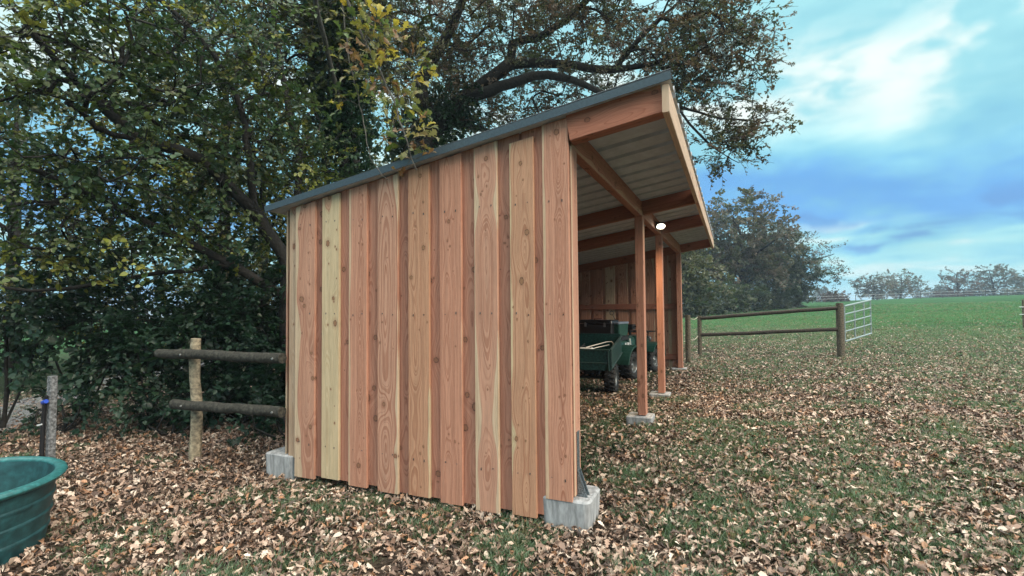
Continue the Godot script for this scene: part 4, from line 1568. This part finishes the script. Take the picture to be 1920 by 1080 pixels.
	for e in [[Vector3(-6.02, 6.68, -3.08), Vector3(1.7, 1.5, 1.6), 110], [Vector3(-5.01, 6.68, -3.75), Vector3(1.1, 1.4, 1.2), 80], [Vector3(-7.72, 7.28, -2.86), Vector3(2, 1.4, 1.6), 70], [Vector3(-6.38, 8.69, -3.39), Vector3(2.5, 1.3, 2.5), 40]]:
		t.fill(e[0], e[1], e[2])
	t.finish(0.006)
	var ivy := tree_root("ivy_clad_oak", "upright tree trunk smothered in dark ivy between hazel and large oak", "tree", Vector3.ZERO)
	dress(t, ivy, oak_sprays, [Color(0.040, 0.062, 0.026), Color(0.055, 0.075, 0.028), Color(0.085, 0.085, 0.03), Color(0.06, 0.06, 0.03)], 1.3)
	var xf := []
	var co := []
	for i in 720:
		var k := t.g.randi_range(4, trunk_n - 1)
		var a := t.g.randf() * TAU
		var d := Vector3(cos(a), t.g.randf_range(-0.6, 0.5), sin(a)).normalized()
		xf.append(Transform3D(aim(d, t.g.randf() * TAU, t.g.randf_range(0.8, 1.5)), t.pos[k] + d * t.rad[k] * 0.8 + Vector3(0, t.g.randf_range(-0.2, 0.2), 0)))
		var c: Color = ivy_pal[t.g.randi_range(0, 3)]
		co.append(c)
	joined("ivy", [ivy_sprays[0]], [xf], [co], leaf_mat, ivy)

	# the hazel leaning out over the left
	t = Branching.new()
	t.g.seed = 13
	t.limb([Vector3(-5.05, -0.2, -2.15), Vector3(-5.1, 1.0, -2.12), Vector3(-5.13, 1.72, -2.13), Vector3(-5.11, 2.21, -2.11)], 0.17, 0.14)
	t.limb([Vector3(-5.11, 2.21, -2.11), Vector3(-5.32, 2.98, -1.67), Vector3(-5.39, 3.30, -1.29), Vector3(-5.54, 3.62, -1.00), Vector3(-5.66, 3.71, -0.72), Vector3(-5.90, 3.77, -0.40), Vector3(-5.93, 3.78, 0.06)], 0.09, 0.03)
	t.limb([Vector3(-5.13, 1.72, -2.13), Vector3(-5.81, 2.35, -1.36), Vector3(-6.09, 2.68, -0.79), Vector3(-6.16, 2.84, -0.43), Vector3(-6.31, 3.06, -0.03), Vector3(-6.34, 3.22, 0.43), Vector3(-6.65, 3.38, 0.91)], 0.085, 0.025)
	t.limb([Vector3(-5.32, 2.98, -1.67), Vector3(-5.29, 3.73, -1.54), Vector3(-5.23, 4.43, -1.32), Vector3(-5.37, 5.08, -1.02), Vector3(-5.71, 5.63, -0.52), Vector3(-5.99, 6.05, -0.16)], 0.06, 0.02)
	t.limb([Vector3(-5.11, 2.21, -2.11), Vector3(-5.29, 3.71, -2.42), Vector3(-5.42, 4.82, -2.32), Vector3(-5.56, 5.86, -2.22), Vector3(-5.65, 6.80, -2.14)], 0.08, 0.03)
	t.limb([Vector3(-5.60, 2.23, -1.46), Vector3(-6.44, 2.02, -0.66), Vector3(-6.70, 1.85, -0.01), Vector3(-7.27, 1.86, 0.58)], 0.04, 0.015)
	t.limb([Vector3(-5.90, 3.77, -0.40), Vector3(-6.10, 4.30, 0.15), Vector3(-6.11, 4.72, 0.60), Vector3(-6.26, 5.20, 0.91)], 0.035, 0.012)
	for e in [[Vector3(-5.97, 4.27, 0.31), Vector3(1.7, 1.5, 1.2), 150], [Vector3(-5.85, 4.43, -0.83), Vector3(1.6, 1.4, 1.4), 150], [Vector3(-5.48, 4.18, -1.88), Vector3(1.1, 1.4, 1.1), 120], [Vector3(-6.74, 2.88, 0.05), Vector3(1.6, 0.9, 1.2), 120], [Vector3(-6.09, 3.01, -1.00), Vector3(1.4, 0.8, 1.2), 110], [Vector3(-5.97, 4.85, 0.66), Vector3(1.4, 1, 1), 70], [Vector3(-5.71, 5.56, -0.52), Vector3(1.8, 1, 1.4), 90], [Vector3(-5.29, 3.71, -2.42), Vector3(0.9, 1.5, 0.8), 90]]:
		t.fill(e[0], e[1], e[2])
	t.finish(0.0075)
	var hz := tree_root("hazel_tree", "green hazel with round leaves and arching dark branches filling the upper left", "tree", Vector3.ZERO)
	dress(t, hz, hazel_sprays, hazel_pal, 0.95)

	# hanging oak branch with yellow leaves in front of the roof edge, part of the ivy-clad oak's neighbour
	t = Branching.new()
	t.g.seed = 14
	t.limb([Vector3(-5.30, 4.9, -3.45), Vector3(-4.6, 5.6, -2.3), Vector3(-3.7, 5.85, -1.1), Vector3(-2.82, 5.31, -0.39), Vector3(-2.32, 4.52, -0.31), Vector3(-1.94, 3.89, -0.17), Vector3(-1.62, 3.41, -0.05), Vector3(-1.38, 3.05, 0.14), Vector3(-1.16, 2.65, 0.26)], 0.045, 0.004, 0.2)
	t.limb([Vector3(-1.94, 3.89, -0.17), Vector3(-1.61, 3.79, -0.21), Vector3(-1.41, 3.53, -0.16)], 0.009, 0.004, 0.15)
	t.limb([Vector3(-2.48, 4.74, -0.34), Vector3(-2.28, 3.94, -0.24), Vector3(-2.00, 3.35, -0.10), Vector3(-1.68, 2.83, 0.18), Vector3(-1.42, 2.60, 0.28)], 0.010, 0.003, 0.15)
	for e in [[Vector3(-1.90, 3.95, -0.17), Vector3(0.42, 0.35, 0.3), 22], [Vector3(-1.66, 3.62, -0.15), Vector3(0.3, 0.3, 0.25), 18], [Vector3(-1.36, 3.12, 0.16), Vector3(0.18, 0.22, 0.12), 14], [Vector3(-1.24, 2.80, 0.24), Vector3(0.12, 0.18, 0.08), 10], [Vector3(-2.15, 4.3, -0.27), Vector3(0.4, 0.35, 0.3), 18], [Vector3(-2.1, 3.7, -0.15), Vector3(0.3, 0.4, 0.2), 12]]:
		t.fill(e[0], e[1], e[2], 0.12, 0.1)
	t.finish(0.0028)
	dress(t, ivy, [spray("lobed", 31, 0.16, 0.082, 5, 0.002), spray("lobed", 32, 0.18, 0.088, 6, 0.002)], [Color(0.12, 0.15, 0.06), Color(0.36, 0.30, 0.05), Color(0.10, 0.15, 0.05), Color(0.20, 0.20, 0.07), Color(0.22, 0.13, 0.07), Color(0.32, 0.29, 0.14)], 1.1, 1.0, bark_pale, 0.0, 0.25, "bough_leaves", "bough")
	ivy.get_node("bough").set_meta("label", "slender hanging bough with yellow lobed leaves over the shelter roof edge")

	# dark undergrowth behind the fence, shrub by shrub
	var names := ["dense dark green shrub behind the round fence rails", "dark leafy shrub bulging left of the pale fence post", "tall dark shrub behind the grey wooden stake", "low dark shrub beside the shelter's rear corner post", "loose shrub at the left edge behind the trough", "high ivy mound between the fence and hazel trunk", "dark low bramble under the fence rails", "sparse twiggy bramble right of the pale fence post", "sparse twiggy bramble at the foot of the shrubs beyond the stake", "thin bare bramble stems left of the pale fence post"]
	var k := 0
	for e in [[Vector3(-5.83, 1.08, -1.73), Vector3(1.1, 1.0, 0.8), 130], [Vector3(-6.34, 0.92, -0.86), Vector3(1.0, 0.95, 0.75), 140], [Vector3(-7.35, 1.55, -0.55), Vector3(0.95, 0.95, 0.75), 100], [Vector3(-4.9, 0.75, -2.4), Vector3(1.0, 0.8, 0.7), 110], [Vector3(-7.9, 1.6, 0.10), Vector3(0.8, 0.6, 0.7), 45], [Vector3(-5.88, 1.83, -2.23), Vector3(1.1, 0.7, 0.8), 100], [Vector3(-5.2, 0.35, -1.35), Vector3(0.9, 0.35, 0.45), 60], [Vector3(-4.0, 0.28, -1.0), Vector3(0.8, 0.26, 0.4), 46], [Vector3(-6.9, 0.35, -0.1), Vector3(0.8, 0.35, 0.3), 50], [Vector3(-5.45, 0.30, -0.55), Vector3(0.8, 0.3, 0.3), 50]]:
		t = Branching.new()
		t.g.seed = 60 + k
		var c: Vector3 = e[0]
		var gy := height(c.x, c.z)
		t.limb([Vector3(c.x, gy - 0.1, c.z), Vector3(c.x + 0.1, gy + c.y * 0.4, c.z), c], 0.03, 0.012, 0.2)
		for s in 4:
			var a := TAU * s / 4.0 + k
			t.limb([Vector3(c.x, gy, c.z), Vector3(c.x + cos(a) * 0.35, gy + c.y * 0.5, c.z + sin(a) * 0.25), c + Vector3(cos(a), 0.2, sin(a)) * e[1] * 0.6], 0.018, 0.008, 0.2)
		t.fill(e[0], e[1], e[2], 0.2)
		t.finish(0.004)
		var sh := tree_root("shrub", names[k], "shrub", Vector3.ZERO, "shrubs along the hedge")
		dress(t, sh, ivy_sprays, ivy_pal, 1.2 if k < 7 else 0.28, 1.15 if k < 7 else 0.9, null, 0.0, 0.35, "foliage", "stems")
		k += 1

	# trees standing further back in the copse
	var back := [[Vector3(-10.5, 0, -5.0), 9.5, 2.6, "green tree deeper in the copse behind the hazel"], [Vector3(-13.5, 0, 1.5), 8.5, 2.8, "yellowing tree in the copse beyond the trough"], [Vector3(-9.5, 0, -10.5), 10.0, 2.8, "tree in the copse behind the ivy-clad trunk"], [Vector3(-14.0, 0, -9.0), 9.0, 3.0, "tree at the back of the copse"], [Vector3(-17.0, 0, -3.5), 9.5, 3.2, "pale tree far back on the left of the copse"]]
	k = 0
	for b in back:
		t = Branching.new()
		t.g.seed = 80 + k
		var p: Vector3 = b[0]
		p.y = height(p.x, p.z)
		var H: float = b[1]
		var R: float = b[2]
		t.limb([p - Vector3(0, 0.2, 0), p + Vector3(0.15, H * 0.25, 0.1), p + Vector3(-0.1, H * 0.5, 0), p + Vector3(0.1, H * 0.85, 0.1)], 0.2, 0.05)
		for q in 5:
			var a := TAU * q / 5.0 + k
			t.limb([p + Vector3(0, H * (0.15 + 0.08 * q), 0), p + Vector3(cos(a) * R * 0.45, H * (0.24 + 0.09 * q), sin(a) * R * 0.45), p + Vector3(cos(a) * R * 0.8, H * (0.28 + 0.1 * q), sin(a) * R * 0.8)], 0.07, 0.02)
		t.fill(p + Vector3(0, H * 0.62, 0), Vector3(R, H * 0.36, R), 150, 0.5)
		t.fill(p + Vector3(0, H * 0.26, 0), Vector3(R * 1.05, H * 0.2, R * 1.05), 90, 0.5)
		t.finish(0.008)
		var bt := tree_root("copse_tree", b[3], "tree", Vector3.ZERO, "trees in the copse")
		dress(t, bt, hazel_sprays, [Color(0.10, 0.13, 0.045), Color(0.14, 0.16, 0.045), Color(0.20, 0.19, 0.055), Color(0.07, 0.10, 0.04)], 0.9, 1.8)
		k += 1

func build_far_trees() -> void:
	var far_sprays := [spray("plain", 21, 1.5, 0.29, 40, 0.010), spray("plain", 22, 1.3, 0.27, 36, 0.010)]
	var bare_sprays := [spray("plain", 23, 1.4, 0.20, 32, 0.012), spray("plain", 24, 1.2, 0.19, 28, 0.012)]
	var pal_a := [Color(0.085, 0.105, 0.062), Color(0.105, 0.115, 0.068), Color(0.14, 0.125, 0.085), Color(0.15, 0.12, 0.09), Color(0.09, 0.105, 0.065)]
	var pal_g := [Color(0.050, 0.080, 0.052), Color(0.062, 0.090, 0.056), Color(0.08, 0.10, 0.056)]
	var pal_y := [Color(0.12, 0.13, 0.065), Color(0.14, 0.145, 0.07), Color(0.085, 0.105, 0.058)]
	# [name, label, base, height, radius, crown bottom share, targets, palette, sprays, leaf scale, per tip]
	var list := [
		["oak_tree", "tall round brown-green oak in the field hedge right of the shelter", Vector3(2.8, 0, -65.2), 15.2, 6.4, 0.1, 330, pal_a, far_sprays, 1.0, 1.9],
		["oak_tree", "brown-green oak partly hidden behind the shelter's front fascia", Vector3(-3.4, 0, -60.0), 13.8, 5.2, 0.1, 230, pal_a, far_sprays, 1.0, 1.6],
		["oak_tree", "dark dense oak on the right shoulder of the hedge clump", Vector3(6.6, 0, -71.0), 10.8, 4.6, 0.08, 210, pal_g, far_sprays, 1.0, 1.7],
		["oak_tree", "half-bare spreading oak with open branches at the hedge end", Vector3(9.3, 0, -74.5), 10.8, 5.4, 0.16, 200, [Color(0.075, 0.075, 0.05), Color(0.09, 0.08, 0.055), Color(0.10, 0.08, 0.06)], bare_sprays, 1.0, 1.1],
		["field_maple", "yellowish low tree at the near end of the field hedge", Vector3(-3.6, 0, -44.0), 8.2, 3.4, 0.12, 170, pal_y, far_sprays, 0.85, 1.7],
		["oak_tree", "left tree of the pair on the meadow skyline", Vector3(38.5, 0, -170.0), 8.6, 5.6, 0.05, 130, pal_a, far_sprays, 1.0, 1.5],
		["oak_tree", "right tree of the pair on the meadow skyline", Vector3(46.4, 0, -176.0), 9.4, 6.4, 0.05, 140, pal_a, far_sprays, 1.0, 1.4],
		["oak_tree", "reddish bare-topped tree on the right skyline", Vector3(60.5, 0, -178.0), 9.6, 5.0, 0.06, 120, [Color(0.13, 0.10, 0.085), Color(0.12, 0.105, 0.08)], far_sprays, 1.0, 1.2],
		["oak_tree", "broad tree with thick dark trunk on the right skyline", Vector3(70.0, 0, -182.0), 10.6, 6.4, 0.06, 140, [Color(0.085, 0.095, 0.07), Color(0.10, 0.105, 0.075)], far_sprays, 1.0, 1.3],
		["oak_tree", "dark rounded tree cut by the right edge of the skyline", Vector3(83.0, 0, -196.0), 9.0, 6.8, 0.04, 130, pal_g, far_sprays, 1.1, 1.5],
		["poplar_tree", "slim distant poplar in the skyline gap", Vector3(88.0, 0, -312.0), 14.0, 1.8, 0.1, 40, pal_g, far_sprays, 1.5, 1.5],
		["distant_tree", "low far-off tree beyond the long electric fence", Vector3(50.0, 0, -330.0), 13.0, 8.0, 0.0, 70, pal_g, far_sprays, 2.4, 1.6],
		["distant_tree", "far-off tree left of the skyline pair", Vector3(38.0, 0, -330.0), 10.0, 9.0, 0.0, 60, pal_g, far_sprays, 2.4, 1.6],
		["distant_tree", "far-off bushy tree in the gap before the right skyline", Vector3(98.0, 0, -320.0), 11.0, 7.0, 0.0, 60, pal_g, far_sprays, 2.4, 1.6],
	]
	var k := 0
	for e in list:
		var t := Branching.new()
		t.g.seed = 200 + k
		var p: Vector3 = e[2]
		p.y = height(p.x, p.z)
		var H: float = e[3]
		var R: float = e[4]
		var cb: float = e[5]
		var lean := t.g.randf_range(-0.1, 0.1)
		t.limb([p - Vector3(0, 0.3, 0), p + Vector3(lean * H * 0.3, H * 0.2, 0), p + Vector3(lean * H * 0.5, H * 0.42, 0.2), p + Vector3(lean * H, H * 0.78, 0)], H * 0.034, H * 0.008, 0.8)
		var nl := 7
		for q in nl:
			var a := TAU * q * 0.382 + k
			var h0 := H * (cb + 0.12 + 0.055 * q)
			t.limb([p + Vector3(lean * h0 * 0.6, h0, 0), p + Vector3(cos(a) * R * 0.45, h0 + H * 0.10, sin(a) * R * 0.45), p + Vector3(cos(a) * R * 0.82, h0 + H * 0.16, sin(a) * R * 0.82)], H * 0.014, H * 0.004, 0.8)
		var n: int = e[6]
		t.fill(p + Vector3(0, H * 0.62, 0), Vector3(R * 0.86, H * 0.36, R * 0.86), int(n * 0.55), 0.8)
		t.fill(p + Vector3(R * 0.25, H * 0.42, 0), Vector3(R * 0.95, H * 0.26, R * 0.9), int(n * 0.3), 0.8)
		t.fill(p + Vector3(-R * 0.2, H * (cb + 0.22), 0), Vector3(R * 0.9, H * 0.18, R * 0.9), int(n * 0.15), 0.8)
		t.finish(0.014)
		var root := tree_root(e[0], e[1], "tree", Vector3.ZERO, "trees along the field edge")
		dress(t, root, e[8], e[7], e[10], e[9])
		k += 1
	# hedge shrubs at the foot of the clump
	var hed := [[Vector3(-2.6, 0, -42.5), 3.0, 2.2, "grey-green hedge bush next to the shelter's far corner"], [Vector3(-1.4, 0, -49.0), 3.4, 2.6, "hedge bush at the foot of the yellowish tree"], [Vector3(0.6, 0, -54.0), 2.6, 2.4, "rounded hedge bush nearest to the meadow"], [Vector3(2.6, 0, -60.5), 3.4, 2.6, "dark hedge bush under the tall round oak"], [Vector3(5.2, 0, -66.0), 3.0, 2.6, "hedge bush between the tall and the dense oak"], [Vector3(8.0, 0, -71.5), 2.8, 2.4, "hedge bush at the foot of the half-bare oak"], [Vector3(21.5, 0, -124.0), 1.7, 3.0, "low reddish bush beyond the electric fence"], [Vector3(58.0, 0, -176.0), 3.0, 4.5, "low brown bush under the reddish skyline tree"], [Vector3(66.0, 0, -181.0), 3.0, 4.5, "low hedge bush between the right skyline trees"], [Vector3(77.0, 0, -190.0), 3.4, 4.5, "low hedge bush before the rightmost skyline tree"]]
	k = 0
	for e in hed:
		var t := Branching.new()
		t.g.seed = 300 + k
		var p: Vector3 = e[0]
		p.y = height(p.x, p.z)
		var H: float = e[1]
		var R: float = e[2]
		t.limb([p - Vector3(0, 0.2, 0), p + Vector3(0, H * 0.5, 0)], 0.06, 0.03, 0.5)
		t.fill(p + Vector3(0, H * 0.5, 0), Vector3(R, H * 0.55, R), 70, 0.6)
		t.finish(0.012)
		var root := tree_root("hedge_bush", e[3], "bush", Vector3.ZERO, "bushes along the field hedge")
		var red: bool = k in [6, 7]
		dress(t, root, far_sprays, [Color(0.10, 0.06, 0.05), Color(0.08, 0.06, 0.045)] if red else pal_g + pal_y.slice(2), 1.7, 0.8, null, 0.0, 0.25, "foliage", "stems")
		k += 1

# ------------------------------------------------------------------ fallen leaves and grass
func inside_solid(x: float, z: float) -> bool:
	if x > -3.06 and x < -2.69 and z < 0.05 and z > -0.30: return true
	if x > -0.24 and x < 0.11 and z < 0.05 and z > -0.32: return true
	if Vector2(x + 3.69, z - 1.99).length() < 0.56: return true
	return false

func build_litter() -> void:
	var leaf_meshes := []
	for k in 5:
		var mb := MB.new()
		if k < 4: leaf_oak(mb, Vector3(0, 0, -0.5), Vector3(0, 0, 1), Vector3.UP, 1.0, [0.60, 0.52, 0.68, 0.40][k], [0.10, 0.34, -0.22, 0.75][k])
		else: leaf_oval(mb, Vector3(0, 0, -0.5), Vector3(0, 0, 1), Vector3.UP, 0.85, 0.55)
		leaf_meshes.append(mb.welded())
	var cam := Vector2(1.049, 3.453)
	var fwd := deg_to_rad(23.84)
	var xfs := [[], [], [], [], []]
	var cols := [[], [], [], [], []]
	var gx := []
	var gc := []
	var litter := [Color(0.42, 0.305, 0.235), Color(0.52, 0.395, 0.31), Color(0.26, 0.17, 0.125), Color(0.14, 0.09, 0.068), Color(0.60, 0.50, 0.41), Color(0.34, 0.225, 0.165), Color(0.085, 0.057, 0.045), Color(0.36, 0.195, 0.11), Color(0.20, 0.13, 0.095), Color(0.45, 0.34, 0.26), Color(0.17, 0.11, 0.08)]
	var rings := [[1.2, 5.0, 1350.0, 780.0], [5.0, 9.0, 1100.0, 540.0], [9.0, 16.0, 640.0, 250.0], [16.0, 28.0, 260.0, 120.0], [28.0, 46.0, 42.0, 34.0], [46.0, 80.0, 3.0, 8.0]]
	var half := deg_to_rad(62.0)
	for r in rings:
		var area: float = half * (r[1] * r[1] - r[0] * r[0])
		for what in 2:
			var n := int(area * r[2 + what])
			for i in n:
				var rad := sqrt(rng.randf_range(r[0] * r[0], r[1] * r[1]))
				var a := fwd + rng.randf_range(-half, half)
				var x := cam.x - sin(a) * rad
				var z := cam.y - cos(a) * rad
				if x < -12.0: continue
				if inside_solid(x, z): continue
				var indoors := x > -2.75 and x < -0.1 and z < -0.1 and z > -8.5
				if what == 0:
					var lf := leafiness(x, z)
					if indoors: lf *= 0.45
					var g := grassiness(x, z)
					lf *= 1.0 - 0.28 * g
					if rng.randf() > lf: continue
					var y := height(x, z) + noise.get_noise_2d(x * 12.0, z * 12.0) * 0.02 * clampf(1.0 - (absf(x) + absf(z)) / 40.0, 0.0, 1.0)
					var b := Basis(Vector3.UP, rng.randf() * TAU) * Basis(Vector3.RIGHT, rng.randfn(0.0, 0.42)) * Basis(Vector3.BACK, rng.randfn(0.0, 0.46))
					var sc := (0.030 + 0.052 * pow(rng.randf(), 1.4)) * (1.0 + smoothstep(14.0, 40.0, rad) * 0.6)
					var k := rng.randi_range(0, 4)
					xfs[k].append(Transform3D(b.scaled(Vector3(sc, sc, sc)), Vector3(x, y + rng.randf_range(0.008, 0.040), z)))
					var c: Color = litter[rng.randi_range(0, 10)]
					var v := rng.randf_range(0.7, 1.2)
					cols[k].append(Color(c.r * v, c.g * v, c.b * v))
				else:
					var g := grassiness(x, z)
					if indoors: g *= 0.6
					if rng.randf() > g * 1.05: continue
					var y := height(x, z)
					var sc := rng.randf_range(0.6, 1.25) * (1.0 + smoothstep(12.0, 40.0, rad) * 0.9 + smoothstep(40.0, 80.0, rad) * 1.2) * (0.7 + 0.5 * g)
					gx.append(Transform3D(Basis(Vector3.UP, rng.randf() * TAU).scaled(Vector3(sc, sc * rng.randf_range(0.7, 1.2), sc)), Vector3(x, y - 0.005, z)))
					var lush := smoothstep(14.0, 34.0, Vector2(x, z).length())
					var c := Color(0.115, 0.188, 0.108).lerp(Color(0.085, 0.225, 0.092), lush)
					if rng.randf() < 0.16: c = Color(0.22, 0.20, 0.12)
					var v := rng.randf_range(0.7, 1.35)
					gc.append(Color(c.r * v, c.g * v, c.b * v))
	var lm := mat(Color.WHITE, 0.55)
	lm.vertex_color_use_as_albedo = true
	var holder := Node3D.new()
	holder.name = "fallen_leaves"
	add_child(holder)
	tag(holder, "brown fallen oak leaves scattered thickly over grass and soil", "leaves", "", "stuff")
	for k in 5: instances("leaf_litter", leaf_meshes[k], xfs[k], cols[k], lm, holder)
	var tuft := MB.new()
	var g2 := RandomNumberGenerator.new()
	g2.seed = 77
	for i in 15:
		var a := g2.randf() * TAU
		var p := Vector3(cos(a), 0, sin(a)) * g2.randf_range(0.0, 0.05)
		var lean := Vector3(cos(a + g2.randf_range(-1, 1)), 0, sin(a + g2.randf_range(-1, 1))) * g2.randf_range(0.01, 0.06)
		var h := g2.randf_range(0.018, 0.054)
		var s := Vector3(-sin(a), 0, cos(a)) * 0.0026
		var v := g2.randf_range(0.75, 1.25)
		tuft.col = Color(v, v, v * g2.randf_range(0.7, 1.1))
		var m := p + lean * 0.35 + Vector3(0, h * 0.6, 0)
		var tip := p + lean + Vector3(0, h, 0)
		tuft.quad(p - s, p + s, m + s * 0.8, m - s * 0.8)
		tuft.flat(m - s * 0.8, m + s * 0.8, tip)
	var go := instances("grass", tuft.mesh(), gx, gc, leaf_mat, self)
	tag(go, "short tufted green meadow grass growing among the fallen leaves", "grass", "", "stuff")
	print("crown triangles ", leaf_tris)
	print("leaves ", xfs[0].size() * 3, " tufts ", gx.size())
